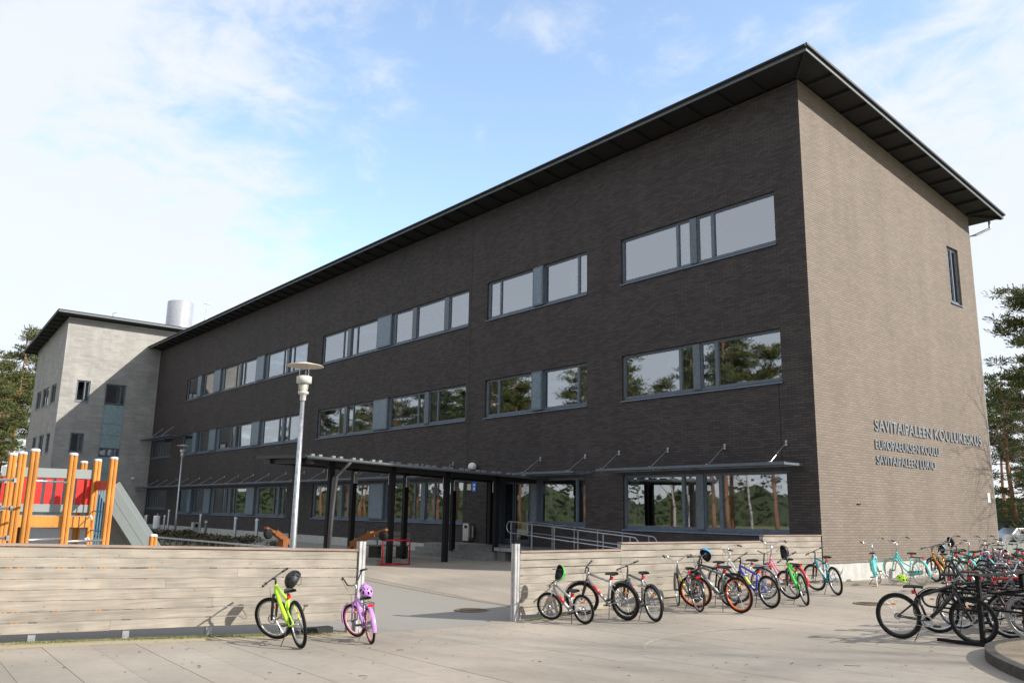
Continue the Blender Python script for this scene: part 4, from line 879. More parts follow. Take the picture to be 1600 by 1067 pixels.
def bike(name, label, rear, front, r, wb, col, rim=None, tyre=None, style='mtb', seat=None, bar=None, steer=0.0, lean=8, fender=None, accent=None, rack=False, flip=1, susp=True, light=True, saddle=None, group=None, basket=None, thin=False):
    rx, ry = rear; hd = math.atan2(front[1] - ry, front[0] - rx); fx, fy = rx + wb * math.cos(hd), ry + wb * math.sin(hd)
    z0 = gz(rx, ry) + (-.014 if rx < .12 else 0); z1 = gz(fx, fy); pitch = math.atan2(z1 - z0, wb)
    t = thing(name, label, 'bicycle', (rx, ry, z0 + .002), group, rot=(math.radians(-lean * flip), -pitch, hd))
    m = BK[col]; am = BK[accent] if accent else m; rimm = rim or m_rimgrey; tym = tyre or m_rubber
    s = wb / 1.05; seat = seat or (2 * r + .22); bar = bar or (2 * r + .34)
    bb = Vector((.42 * s, 0, r - .045)); hub = Vector((0, 0, r)); fh = Vector((wb, 0, r))
    ax = lambda z: Vector((wb - .045 - (z - r) * .36, 0, z))
    sz = lambda z: Vector((bb.x - (z - bb.z) * .31, 0, z))
    hb, ht = ax(2 * r + .05), ax(2 * r + (.17 if style != 'kid' else .12))
    tr = .0235 if style in ('mtb', 'kid') else .017
    # frame
    f = MB(); f.tube([hb, ht], .024, 10)
    stz = seat - .13
    f.tube([bb, sz(stz)], tr * .85, 8)
    if style in ('mtb', 'kid'):
        f.tube([bb, bb.lerp(hb, .5) + Vector((.0, 0, -.015)), hb + Vector((-.005, 0, .02))], tr * 1.25, 8); f.tube([sz(min(stz, stz - .03)), ht + Vector((-.01, 0, -.03))], tr, 8)
    else:
        f.tube([bb, bb.lerp(hb, .45) + Vector((.0, 0, -.07)), hb + Vector((-.005, 0, .02))], tr * 1.3, 8); f.tube([sz(bb.z + (stz - bb.z) * .45), bb.lerp(ht, .55) + Vector((.0, 0, -.02)), ht + Vector((-.008, 0, -.03))], tr, 8)
    for y in (-.055, .055):
        f.tube([bb + Vector((0, y * .5, 0)), bb + Vector((-.09, y, 0)), hub + Vector((0, y, 0))], .010, 6); f.tube([sz(stz - .03) + Vector((0, y * .35, 0)), sz(stz - .07) + Vector((-.04, y, -.02)), hub + Vector((0, y, 0))], .009, 6)
    f.lathe([(.025, -.035), (.025, .035)], bb, 10, 'y'); fr_ = part('frame', f, m, t, True)
    if accent:
        d = MB(); p1, p2 = bb.lerp(hb, .35), bb.lerp(hb, .85); d.tube([p1 + Vector((0, 0, -.008)), p2 + Vector((0, 0, .0))], tr * 1.3, 8); part('frame_decal', d, am, fr_, True)
    # rear wheel, drivetrain
    W_FRONT = [None]
    def mkwheel(c, nm, M=None, disc=False, cass=False):
        W_FRONT[0] = M
        tk = (.028 if style == 'mtb' else (.023 if style == 'kid' else .019)) if not thin else .015; rr_ = r - tk * 1.9
        w = MB(); w.M = M; w.lathe([(rr_ + .006, -.013), (rr_ + .006, .013), (rr_ - .018, .010), (rr_ - .018, -.010), (rr_ + .006, -.013)], c, 32, 'y'); o = part(nm, w, rimm, t, True)
        ty = MB(); ty.M = M; ty.torus(c, r - tk, tk, 36, 8, 'y', .85); part('tyre', ty, tym, o, True)
        sp_ = MB(); sp_.M = M
        for k in range(20):
            a = 2 * PI * k / 20; b = a + (.35 if k % 2 else -.35); yy = .022 if k % 4 < 2 else -.022
            sp_.tube([(c[0] + .016 * math.cos(b), yy, c[2] + .016 * math.sin(b)), (c[0] + (rr_ - .01) * math.cos(a), 0, c[2] + (rr_ - .01) * math.sin(a))], .0013, 3, cap=False)
        part('spokes', sp_, m_silver, o)
        h = MB(); h.M = M; h.lathe([(.001, -.06), (.012, -.06), (.014, -.03), (.02, -.025), (.02, .025), (.014, .03), (.012, .06), (.001, .06)], c, 8, 'y')
        if disc: h.lathe([(.075, .034), (.075, .037), (.055, .037), (.055, .034), (.075, .034)], c, 18, 'y')
        if cass: h.lathe([(.05, -.045), (.045, -.028), (.02, -.028)], c, 16, 'y')
        part('hub', h, m_silver if disc or cass else m_blackpl, o, True)
        if style == 'kid' or light:
            q = MB(); q.M = M; a = 1.9; q.box(c[0] + rr_ * .62 * math.cos(a) - .035, c[0] + rr_ * .62 * math.cos(a) + .035, -.008, .008, c[2] + rr_ * .62 * math.sin(a) - .012, c[2] + rr_ * .62 * math.sin(a) + .012); part('reflector', q, m_reflor, o)
        return o
    mkwheel(hub, 'rear_wheel', None, False, True)
    cr_ = MB(); cr_.lathe([(.085, -.050), (.085, -.046), (.062, -.046), (.062, -.050), (.085, -.050)], bb, 20, 'y'); cr_.bar(bb + Vector((-.07, -.048, .0)), bb + Vector((.07, -.048, 0)), .012, .006)
    ca = random.uniform(-.6, .6); cv = Vector((math.cos(ca), 0, math.sin(ca))) * (.165 if r > .3 else .12)
    cr_.bar(bb + Vector((0, -.06, 0)), bb + cv + Vector((0, -.07, 0)), .014, .022); cr_.bar(bb + Vector((0, .05, 0)), bb - cv + Vector((0, .06, 0)), .014, .022)
    cr_.tube([bb + Vector((0, -.046, .08)), hub + Vector((0, -.04, .04))], .004, 4); cr_.tube([bb + Vector((0, -.046, -.08)), hub + Vector((0.03, -.04, -.09)), hub + Vector((0, -.04, -.04))], .004, 4)
    c = part('crankset', cr_, m_silver if style != 'city' else m_blackpl, t)
    for sgn, off_ in ((1, -.115), (-1, .105)):
        p = MB(); q = bb + cv * sgn; p.box(q.x - .045, q.x + .045, off_ - .04, off_ + .04, q.z - .012, q.z + .012); part('pedal', p, m_blackpl, c)
    if style in ('city', 'cruiser', 'kid') and fender:
        g = MB(); g.bar(bb + Vector((.08, -.058, .0)), hub + Vector((0, -.05, 0)), .006, .12); part('chain_guard', g, BK[fender], t)
    # seat
    p = MB(); p.tube([sz(stz - .02), sz(seat - .03)], .013, 8); p.tube([sz(stz - .005), sz(stz + .02)], .02, 8); part('seat_post', p, m_silver if style != 'mtb' else m_blackpl, t)
    sd2 = MB(); sp0 = sz(seat); prof = [(-.13, .070, -.005), (-.11, .085, 0), (-.05, .075, .003), (.02, .035, .0), (.09, .022, -.002), (.14, .014, -.012)]
    vs_ = []
    for (dx, w_, dz) in prof:
        for (yy, zz_) in ((-1, -.03), (-1, -.008), (-.5, .012), (0, .006), (.5, .012), (1, -.008), (1, -.03)): vs_.append((sp0.x + dx, yy * w_, sp0.z + dz + zz_))
    fs_ = [(i * 7 + k, i * 7 + k + 1, (i + 1) * 7 + k + 1, (i + 1) * 7 + k) for i in range(5) for k in range(6)] + [tuple(range(7)), tuple(35 + k for k in range(6, -1, -1))] + [(i * 7 + 6, i * 7, (i + 1) * 7, (i + 1) * 7 + 6) for i in range(5)]
    sd2.add(vs_, fs_); sdo = part('saddle', sd2, saddle or m_blackpl, t, True)
    if light:
        q = MB(); lp = sz(seat - .09); q.box(lp.x - .055, lp.x - .018, -.022, .022, lp.z - .03, lp.z + .025); part('tail_light', q, m_reflred, sdo)
    # front assembly (turned by the steering angle)
    A0 = ax(r); U = Vector((-.36, 0, 1)).normalized(); M = Matrix.Translation(A0) @ Matrix.Rotation(steer, 4, U) @ Matrix.Translation(-A0)
    fk = MB(); fk.M = M; crown = ax(2 * r + .035)
    for y in (-.058, .058):
        rr2 = .020 if (style == 'mtb' and susp) else .014
        fk.tube([crown + Vector((0, y, 0)), fh.lerp(crown, .45) + Vector((.0, y, 0)), fh + Vector((0, y, 0))], [rr2, rr2 * 1.15, rr2 * .8], 8)
    fk.bar(crown + Vector((0, -.07, 0)), crown + Vector((0, .07, 0)), .035, .03)
    part('fork', fk, m_blackpl if (style == 'mtb' and susp) else m, t, True)
    mkwheel(fh, 'front_wheel', M, style == 'mtb', False)
    st = MB(); st.M = M; top_ = ax(bar - (.02 if style == 'mtb' else .06)); st.tube([ht, top_], .014, 8); fwd = Vector((.05, 0, .01)); st.tube([top_, top_ + fwd], .016, 8); part('stem', st, m_blackpl if style == 'mtb' else m_silver, t, True)
    hbm = MB(); hbm.M = M; c0 = top_ + fwd; hw = .31 if r > .3 else .25
    if style == 'mtb': L1 = [Vector((-.055, 1, .015)), Vector((-.02, .35, .01)), Vector((0, .12, 0))]
    elif style == 'kid': L1 = [Vector((-.09, 1, .17)), Vector((-.03, .78, .17)), Vector((.02, .4, .03)), Vector((.0, .12, 0))]
    else: L1 = [Vector((-.24, .88, .10)), Vector((-.10, .95, .13)), Vector((.03, .7, .12)), Vector((.03, .2, .01))]
    pl = [c0 + Vector((v.x, v.y * hw, v.z)) for v in L1]; pr_ = [c0 + Vector((v.x, -v.y * hw, v.z)) for v in reversed(L1)]
    hbm.tube(pl + pr_, .011, 8); hbo = part('handlebar', hbm, m_blackpl if style == 'mtb' or col == 'lilac' else m_chrome, t, True)
    for a, b in ((pl[0], pl[1]), (pr_[-1], pr_[-2])):
        d = (b - a); d = d.normalized() * .11; g = MB(); g.M = M; g.tube([a - d * .05, a + d], .017, 8); part('grip', g, m_blackpl, hbo, True)
        bl = MB(); bl.M = M; q = a + d * 1.1; bl.tube([q + Vector((.01, 0, 0)), q + Vector((.06, 0, -.015)), a + d * .3 + Vector((.07, 0, -.03))], .005, 5); part('brake_lever', bl, m_silver, hbo)
    cab = MB(); cab.M = M; cab.tube([pl[1] + Vector((.04, 0, 0)), c0 + Vector((.12, .06, -.02)), crown + Vector((.05, .03, .10)), fh.lerp(crown, .5) + Vector((.01, .06, 0))], .003, 4); part('brake_cable', cab, m_blackpl, t)
    # kickstand on the leaning side
    k = MB(); base = bb + Vector((-.06, .03 * flip, -.02)); tl = math.tan(math.radians(lean)); off_y = flip * (.20 if r > .3 else .15)
    k.tube([base, Vector((base.x - .10, off_y, off_y * flip * tl))], .007, 6); part('kickstand', k, m_blackpl, t)
    # mudguards, rack, basket
    def guard(c_, a0, a1, M_, mm_):
        g = MB(); g.M = M_; n_ = 14; vs2 = []
        for i in range(n_ + 1):
            a = a0 + (a1 - a0) * i / n_
            for (yy, dr_) in ((-.030, 0), (-.018, .010), (.018, .010), (.030, 0)): vs2.append((c_[0] + (r + .012 + dr_) * math.cos(a), yy, c_[2] + (r + .012 + dr_) * math.sin(a)))
        g.add(vs2, [(i * 4 + k_, i * 4 + k_ + 1, (i + 1) * 4 + k_ + 1, (i + 1) * 4 + k_) for i in range(n_) for k_ in range(3)])
        part('mudguard', g, mm_, t, True)
    if fender: guard(hub, math.radians(55), math.radians(195), None, BK[fender] if fender in BK else m_blackpl); guard(fh, math.radians(-5 + 0), math.radians(130), M, BK[fender])
    if rack:
        g = MB(); zr = 2 * r + .06
        for yy in (-.06, 0, .06): g.tube([(sz(stz).x - .03, yy, zr), (-.16, yy, zr)], .006, 5)
        for yy in (-.06, .06): g.tube([(-.12, yy, zr), (0, yy * 1.1, r)], .005, 5); g.tube([(.02, yy, zr), (0, yy * 1.1, r)], .005, 5)
        part('luggage_rack', g, m_blackpl if col != 'white' else m_silver, t)
        q = MB(); q.box(-.185, -.165, -.04, .04, zr - .04, zr - .005); part('rear_reflector', q, m_reflred, t)
    if basket:
        g = MB(); g.M = M; c_ = c0 + Vector((.15, 0, -.05))
        for i in range(9):
            a = 2 * PI * i / 9; g.tube([c_ + Vector((.10 * math.cos(a), .14 * math.sin(a), -.17)), c_ + Vector((.14 * math.cos(a), .18 * math.sin(a), .03))], .005, 4)
        for zz_, k_ in ((-.17, 1), (-.07, 1.15), (.03, 1.35)): g.tube([c_ + Vector((.10 * k_ * math.cos(2 * PI * i / 14), .14 * k_ * math.sin(2 * PI * i / 14), zz_)) for i in range(15)], .006, 4)
        part('basket', g, basket, t)
    t['_'] = 0; del t['_']
    return t

def helmet(loc, rot, label, shell, inner=None, s=1.0, pad=True):
    if len(rot) == 2:
        zd = Vector(rot[0]).normalized(); xd = Vector(rot[1]); xd = (xd - zd * xd.dot(zd)).normalized(); yd = zd.cross(xd); rot = Matrix((xd, yd, zd)).transposed().to_euler()
    t = thing('helmet', label, 'helmet', loc, rot=rot); mb = MB(); n, m_ = 20, 8; L1 = .135 * s; W1_ = .105 * s; H1 = .115 * s
    def pt(i, j, k=1.0, dz=0):
        a = 2 * PI * i / n; b = (PI / 2) * j / m_; c = math.cos(b); low = -.018 * math.cos(2 * a) * s if j == 0 else 0
        return (L1 * k * c * math.cos(a), W1_ * k * c * math.sin(a), H1 * k * math.sin(b) + low + dz)
    vs_ = [pt(i, j) for j in range(m_) for i in range(n)] + [(0, 0, H1)]; vi = [pt(i, j, .84) for j in range(m_) for i in range(n)] + [(0, 0, H1 * .84)]
    fo = []; N = len(vs_)
    for j in range(m_ - 1):
        for i in range(n):
            vent = (j in (2, 3, 5)) and i % 5 in (0, 2) 
            if not vent: fo.append((j * n + i, j * n + (i + 1) % n, (j + 1) * n + (i + 1) % n, (j + 1) * n + i))
    fo += [((m_ - 1) * n + i, (m_ - 1) * n + (i + 1) % n, N - 1) for i in range(n)]
    mb.add(vs_, fo); part('shell', mb, shell, t, True)
    mb = MB(); fi = [((j + 1) * n + i, (j + 1) * n + (i + 1) % n, j * n + (i + 1) % n, j * n + i) for j in range(m_ - 1) for i in range(n)]
    mb.add(vi, fi + [((m_ - 1) * n + (i + 1) % n, (m_ - 1) * n + i, N - 1) for i in range(n)]); mb.add([vs_[i] for i in range(n)] + [vi[i] for i in range(n)], [(i, (i + 1) % n, n + (i + 1) % n, n + i) for i in range(n)])
    part('lining', mb, inner or m_blackpl, t, True)
    mb = MB(); mb.tube([(.06 * s, W1_ * .85, -.01), (.03 * s, .05 * s, -.12 * s), (.02 * s, 0, -.15 * s), (.03 * s, -.05 * s, -.12 * s), (.06 * s, -W1_ * .85, -.01)], .005, 4); part('chin_strap', mb, m_blackpl, t)
    return t
deg = math.radians
# beside the left fence
bike('bicycle', 'lime green mountain bike with black helmet on its handlebar by the left fence', (1.73, -16.11), (.577, -15.97), .325, 1.02, 'lime', seat=.78, bar=.92, steer=deg(38), lean=11, fender=None, light=True)
helmet((.82, -15.86, .62), ((.35, -.6, .55), (0, .1, 1)), 'black helmet hanging on the lime green bicycle', m_blackpl, mat('grey_foam', (.08, .08, .09), .8), 1.12)
bike('bicycle', 'small lilac bicycle with high handlebar and pink seat by the end of the left fence', (1.60, -14.93), (.607, -14.65), .262, .90, 'lilac', rim=BK['pink'], style='kid', seat=.66, bar=.86, steer=deg(28), lean=8, fender='lilac', rack=True, light=False)
helmet((1.10, -14.78, .43), ((.5, -.3, .8), (-1, .3, .1)), 'lilac child helmet hanging from the lilac bicycle', BK['lilac'], None, 1.0)
# right fence row, left to right
bike('bicycle', 'small silver kids bicycle first in the row at the right fence', (1.34, -10.33), (.366, -10.36), .268, .88, 'silver', accent='red', style='mtb', seat=.60, bar=.72, steer=deg(22), lean=9, susp=False)
helmet((.62, -10.33, .555), ((.0, .95, -.25), (0, .3, 1)), 'bright green helmet on the small silver bicycle', BK['green'], None, 1.12)
bike('bicycle', 'grey mountain bike with red tail light second in the row', (1.54, -9.43), (.322, -9.50), .342, 1.08, 'silver', accent='red', rim=mat('dark_rim', (.03, .03, .03), .4), seat=.86, bar=.96, steer=deg(30), lean=9, fender='black')
bike('bicycle', 'dark grey mountain bike with orange down tube third in the row', (2.09, -9.26), (.93, -8.87), .33, 1.06, 'grey', accent='orange', seat=.88, bar=.97, steer=deg(20), lean=8, fender='black', rack=False)
bike('bicycle', 'dark olive city bike with swept handlebar fourth in the row', (1.83, -7.65), (.59, -6.98), .325, 1.08, 'grey', style='city', seat=.84, bar=.98, steer=deg(-15), lean=8, fender='black', rack=True, accent='yellow')
bike('bicycle', 'grey mountain bike with orange red rims and blue helmet', (2.52, -7.26), (1.29, -7.20), .345, 1.08, 'grey', accent='silver', rim=BK['orange'], seat=.88, bar=1.02, steer=deg(25), lean=9)
helmet((1.48, -6.98, .87), ((-.2, .8, .6), (0, -.3, 1)), 'black and blue helmet on the orange rimmed bicycle', BK['blue'] if False else paint('helmet_blue', (.03, .30, .62), 0), None, 1.15)
bike('bicycle', 'black mountain bike half hidden behind the orange rimmed one', (1.80, -6.6), (.7, -6.4), .33, 1.04, 'black', seat=.90, bar=.98, steer=deg(-10), lean=7, fender='black')
bike('bicycle', 'blue and yellow mountain bike in the middle of the row', (2.53, -6.25), (1.4, -5.95), .325, 1.0, 'blue', accent='yellow', seat=.80, bar=.97, steer=deg(25), lean=8, light=True)
bike('bicycle', 'white city bike with chrome mudguards behind the blue one', (1.55, -5.0), (.5, -5.1), .335, 1.06, 'white', style='city', seat=.84, bar=1.02, steer=deg(10), lean=6, fender='silver', rack=True)
bike('bicycle', 'bright green mountain bike with black helmet and red tail light', (2.80, -5.40), (1.85, -4.52), .33, 1.04, 'green', seat=.80, bar=.93, steer=deg(35), lean=10)
helmet((1.72, -4.52, .90), ((.3, .9, .1), (0, 0, 1)), 'black helmet with white stripes on the bright green bicycle', m_blackpl, None, 1.18)
bike('bicycle', 'old pink city bike with high chrome handlebar beside the green one', (1.75, -4.0), (.75, -3.7), .33, 1.05, 'pink', style='cruiser', seat=.82, bar=1.14, steer=deg(-20), lean=6, fender='red', rack=True)
bike('bicycle', 'teal mountain bike last in the row by the gable corner', (2.17, -3.09), (1.04, -2.33), .325, 1.03, 'teal', accent='white', seat=.86, bar=.96, steer=deg(25), lean=9)
# kick scooter leaning on the fence
t = thing('kick_scooter', 'black kick scooter leaning on the fence between the green and teal bicycles', 'scooter', (.62, -3.35, gz(.6, -3.3) - .0), rot=(deg(0), deg(0), deg(170)))
mb = MB(); mb.box(-.28, .26, -.055, .055, .08, .10); part('deck', mb, m_blackpl, t)
mb = MB(); mb.tube([(.34, 0, .09), (.28, 0, .45), (.22, 0, .88)], .016, 8); part('steering_tube', mb, m_blackpl, t); mb = MB(); mb.tube([(.20, -.24, .93), (.22, -.08, .88), (.22, .08, .88), (.20, .24, .93)], .014, 8); part('handlebar', mb, m_blackpl, t)
for x in (-.33, .35): mb = MB(); mb.lathe([(.02, -.012), (.055, -.012), (.055, .012), (.02, .012)], (x, 0, .056), 16, 'y'); part('wheel', mb, m_rubber, t)

# along the gable wall
bike('bicycle', 'turquoise city bike seen from behind, standing alone at the gable wall', (1.46, .05), (.85, 1.30), .33, 1.05, 'turq', tyre=m_cream, style='cruiser', seat=.84, bar=1.08, steer=deg(20), lean=5, fender='turq', saddle=m_brown)
bike('bicycle', 'turquoise cruiser with chrome handlebar and cream tyres at the gable wall', (2.05, 1.30), (.9, 1.85), .335, 1.06, 'turq', tyre=m_cream, style='cruiser', seat=.84, bar=1.12, steer=deg(10), lean=6, fender='turq', rack=True)
helmet((1.62, 1.05, .12), (deg(30), deg(20), deg(40)), 'yellow green helmet lying low by the turquoise cruiser', BK['lime'], None, 1.1)
crowd = [('gold', 'mtb', 'gold mountain bike beside the turquoise cruiser', None), ('white', 'mtb', 'white framed mountain bike just right of the gold one', None), ('turq', 'cruiser', 'turquoise cruiser with a black helmet on its handlebar', 'turq'), ('black', 'mtb', 'black mountain bike between the two far turquoise cruisers', None),
         ('turq', 'cruiser', 'turquoise cruiser standing between two dark mountain bikes', 'turq'), ('grey', 'mtb', 'grey mountain bike in the far crowd right of a turquoise cruiser', None), ('purple', 'city', 'purple city bike in the far crowd at the gable wall', 'black'), ('silver', 'mtb', 'silver mountain bike in the far crowd at the gable wall', None),
         ('black', 'city', 'black city bike with silver mudguards in the far crowd', 'silver'), ('white', 'city', 'white city bike near the far end of the gable wall', 'silver'), ('teal', 'mtb', 'teal bike at the far end of the gable wall', None), ('black', 'city', 'black city bike beyond the teal one at the gable wall', 'black'), ('blue', 'mtb', 'blue mountain bike past the far gable corner', None), ('silver', 'city', 'silver city bike last in the long gable row', 'silver')]
rb = random.Random(9); BASE_Y = 2.55
for i, (c_, sty, lab, fen) in enumerate(crowd):
    y = BASE_Y + .64 * i + rb.uniform(-.12, .12); rx = 2.35 + rb.uniform(-.15, .25); a = rb.uniform(2.35, 3.0)
    bike('bicycle', lab, (rx, y), (rx + math.cos(a), y + math.sin(a)), rb.uniform(.32, .34), 1.05, c_, style=sty, seat=rb.uniform(.82, .95), bar=1.0 if sty == 'mtb' else 1.12, steer=rb.uniform(-.4, .5), lean=rb.uniform(4, 13), fender=fen, rack=(sty != 'mtb'), tyre=m_cream if c_ == 'turq' else None, accent=('orange' if c_ == 'gold' else None))
helmet((1.45, 4.45, 1.05), ((.3, .9, .1), (0, 0, 1)), 'black helmet on a far turquoise cruiser against the gable wall', m_blackpl, None, 1.15)
helmet((1.5, 3.75, .88), ((.3, .8, .3), (0, 0, 1)), 'teal helmet hanging on the white framed mountain bike', BK['teal'], None, 1.05)
# more bikes standing in the open behind the rack
for (rx, ry, a, c_, sty, lab, fen) in ((4.3, -.6, 2.6, 'black', 'mtb', 'black mountain bike between the rack and the gable row', None), (4.7, .6, 2.7, 'black', 'city', 'black step through bike between the rack and the gable row', 'black'),
                                       (4.5, 1.9, 2.75, 'silver', 'kid', 'silver kids bicycle between the rack and the gable row', None), (4.6, 3.2, 2.6, 'grey', 'mtb', 'grey mountain bike between the rack and the gable row', None), (4.8, 4.6, 2.6, 'turq', 'city', 'turquoise city bike between the rack and the gable row', 'turq'),
                                       (4.7, 6.2, 2.6, 'silver', 'mtb', 'silver mountain bike between the rack and the gable row', None)):
    bike('bicycle', lab, (rx, ry), (rx + math.cos(a), ry + math.sin(a)), .33, 1.05, c_, style=sty, seat=.88, bar=1.02, steer=rb.uniform(-.3, .4), lean=7, fender=fen, rack=sty == 'city')

# bicycle rack with wheel loops, and its bikes
t = thing('bicycle_rack', 'black steel bicycle rack with hairpin wheel loops and flat top bar', 'bike rack', (7.35, -6.5, 0))
for y in (-8.15, -6.55, -4.95, -3.35):
    z = gz(7.35, y); mb = MB(); mb.box(7.31, 7.37, y - .03, y + .03, z, .86); part('post', mb, m_blackst, t)
    mb = MB(); mb.box(6.72, 7.98, y - .09, y - .03, z, z + .045); part('foot', mb, m_blackst, t)
mb = MB(); mb.box(7.26, 7.42, -8.3, -3.2, .865, .885); part('top_plate', mb, m_blackst, t)
for z in (.62, .36): mb = MB(); mb.tube([(7.34, -8.2, z), (7.34, -3.3, z)], .016, 8); part('cross_bar', mb, m_blackst, t)
y = -8.22; k = 0
while y < -3.3:
    sgn = -1 if k % 2 == 0 else 1; x0 = 7.34; x1 = 7.34 + sgn * .80; mb = MB()
    pts = [(x0, y, .62), (x1 - sgn * .1, y, .62)] + [(x1 - sgn * .12 + sgn * .12 * math.sin(a), y, .50 + .12 * math.cos(a)) for a in [PI * i / 8 for i in range(9)]] + [(x0, y, .38)]
    mb.tube(pts, .016, 8); part('wheel_loop', mb, m_blackst, t, True); y += .34; k += 1
mb = MB(); mb.box(7.44, 7.47, -6.4, -5.6, .30, .85); part('side_plate', mb, m_blackst, t)
bike('bicycle', 'black mountain bike in the near end of the black rack', (6.20, -8.30), (7.18, -8.15), .342, 1.05, 'black', rim=mat('dark_rim', (.03, .03, .03), .4), seat=.80, bar=.90, steer=deg(-6), lean=3, accent=None, flip=-1)
bike('bicycle', 'dark mountain bike second in the black rack', (6.30, -7.25), (7.3, -7.1), .345, 1.05, 'black', seat=.92, bar=.98, steer=deg(10), lean=3, accent='grey', fender='black')
for (ry, c_, sty, lab, fen, sdl) in ((-6.5, 'grey', 'city', 'grey bike with brown saddle third in the black rack', 'black', m_brown), (-5.75, 'red', 'mtb', 'red mountain bike fourth in the black rack', None, None), (-4.95, 'grey', 'city', 'grey city bike fifth in the black rack', 'black', None), (-4.1, 'teal', 'mtb', 'teal mountain bike at the far end of the black rack', None, None)):
    bike('bicycle', lab, (6.28 + rb.uniform(-.06, .08), ry), (7.3, ry + .1), .34, 1.04, c_, style=sty, seat=.93, bar=1.0, steer=rb.uniform(-.2, .2), lean=3, fender=fen, saddle=sdl, rack=sty == 'city')
for (ry, c_, lab) in ((-7.15, 'purple', 'purple bicycle on the far side of the black rack'), (-6.2, 'silver', 'silver bicycle on the far side of the black rack'), (-5.2, 'black', 'black bicycle on the far side of the black rack')):
    bike('bicycle', lab, (8.72, ry + .1), (7.7, ry), .345, 1.06, c_, style='city', tyre=mat('pale_grey_tyre', (.35, .35, .34), .7), seat=.9, bar=1.02, steer=rb.uniform(-.15, .15), lean=3, fender='silver' if c_ != 'black' else 'black', rack=True, basket=m_brown if c_ == 'silver' else None)

# ============================================================ TREES
def pine_meshes(seed, H=19.0, crown=.42, spread=3.2, dens=1.0, nsz=.34):
    g = random.Random(seed); tr = MB(); cr_ = MB(); wob = [(0, 0)]
    for i in range(9): wob.append((wob[-1][0] + g.uniform(-.12, .12), wob[-1][1] + g.uniform(-.12, .12)))
    P_ = [Vector((wob[i][0], wob[i][1], H * i / 9)) for i in range(10)]
    tr.tube(P_, [.22 * (1 - i / 9.6) + .02 for i in range(10)], 9)
    def at(z):
        f = max(0, min(8.999, z / H * 9)); i = int(f); return P_[i].lerp(P_[i + 1], f - i)
    nb = int(46 * dens)
    for b in range(nb):
        f = (b + g.random()) / nb; z = H * (1 - crown) + H * crown * f * .97; a = g.uniform(0, 2 * PI)
        sh = math.sin(PI * min(1, (1 - f) * .72 + .18)) ** .8; ln = spread * sh * g.uniform(.55, 1.1) + .3; base = at(z)
        end = base + Vector((math.cos(a) * ln, math.sin(a) * ln, g.uniform(-.05, .38) * ln * .6)); mid = base.lerp(end, .55) + Vector((0, 0, g.uniform(-.1, .25)))
        tr.tube([base, mid, end], [.05, .035, .012], 5, cap=False)
        for q in range(max(2, int(ln * 2.0))):
            w = g.uniform(.35, 1.08); c = (base.lerp(mid, w / .55) if w < .55 else mid.lerp(end, (w - .55) / .45)) + Vector((g.gauss(0, .22), g.gauss(0, .22), g.uniform(0, .22)))
            rad = g.uniform(.32, .62); n_ = int(46)
            for _ in range(n_):
                v = Vector((g.gauss(0, .5), g.gauss(0, .5), g.gauss(0, .22))) * rad; d = (v.normalized() * .8 + Vector((g.gauss(0, .4), g.gauss(0, .4), g.uniform(.1, .7)))).normalized(); s = d.cross(Vector((g.gauss(0, 1), g.gauss(0, 1), g.gauss(0, 1)))).normalized()
                L_ = nsz * g.uniform(.6, 1.2); p = c + v; wd = L_ * .13; cr_.add([p - s * wd * .4, p + s * wd * .4, p + d * L_ + s * wd, p + d * L_ - s * wd], [(0, 1, 2, 3)])
    for k in range(7):       # dead lower stubs
        z = H * g.uniform(.25, 1 - crown); a = g.uniform(0, 6.28); b_ = at(z); tr.tube([b_, b_ + Vector((math.cos(a) * .7, math.sin(a) * .7, .1))], [.03, .008], 4, cap=False)
    return tr.mesh('trunk', m_bark, True), cr_.mesh('crown', m_needle), at
PM = [pine_meshes(31, 19, .45, 3.0), pine_meshes(32, 20, .60, 3.5, 1.45), pine_meshes(33, 18, .62, 3.0), pine_meshes(34, 16, .93, 2.9, 1.05)]
PM2 = [(a, b) for a, b, _ in PM]
darkcrowns = []
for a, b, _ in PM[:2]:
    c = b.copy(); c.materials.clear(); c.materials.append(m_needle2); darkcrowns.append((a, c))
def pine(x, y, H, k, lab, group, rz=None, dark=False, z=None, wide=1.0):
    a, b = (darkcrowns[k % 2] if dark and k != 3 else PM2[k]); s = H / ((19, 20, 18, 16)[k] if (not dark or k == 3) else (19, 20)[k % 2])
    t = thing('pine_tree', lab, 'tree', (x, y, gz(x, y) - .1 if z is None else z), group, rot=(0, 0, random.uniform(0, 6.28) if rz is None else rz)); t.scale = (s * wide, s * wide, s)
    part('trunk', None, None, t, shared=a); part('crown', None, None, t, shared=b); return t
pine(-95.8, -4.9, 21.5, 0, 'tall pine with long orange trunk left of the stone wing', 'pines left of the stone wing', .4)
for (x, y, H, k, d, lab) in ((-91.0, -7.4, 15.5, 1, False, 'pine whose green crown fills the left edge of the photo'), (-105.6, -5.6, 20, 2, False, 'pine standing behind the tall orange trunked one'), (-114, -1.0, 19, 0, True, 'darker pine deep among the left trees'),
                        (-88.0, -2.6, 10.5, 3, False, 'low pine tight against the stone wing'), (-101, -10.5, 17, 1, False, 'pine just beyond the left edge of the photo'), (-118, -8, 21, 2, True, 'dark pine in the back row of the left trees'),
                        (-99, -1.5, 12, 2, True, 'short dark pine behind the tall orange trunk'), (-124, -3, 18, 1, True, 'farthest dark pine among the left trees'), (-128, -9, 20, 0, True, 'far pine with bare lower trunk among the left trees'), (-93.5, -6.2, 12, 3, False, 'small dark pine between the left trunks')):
    pine(x, y, H, k, lab, 'pines left of the stone wing', dark=d)
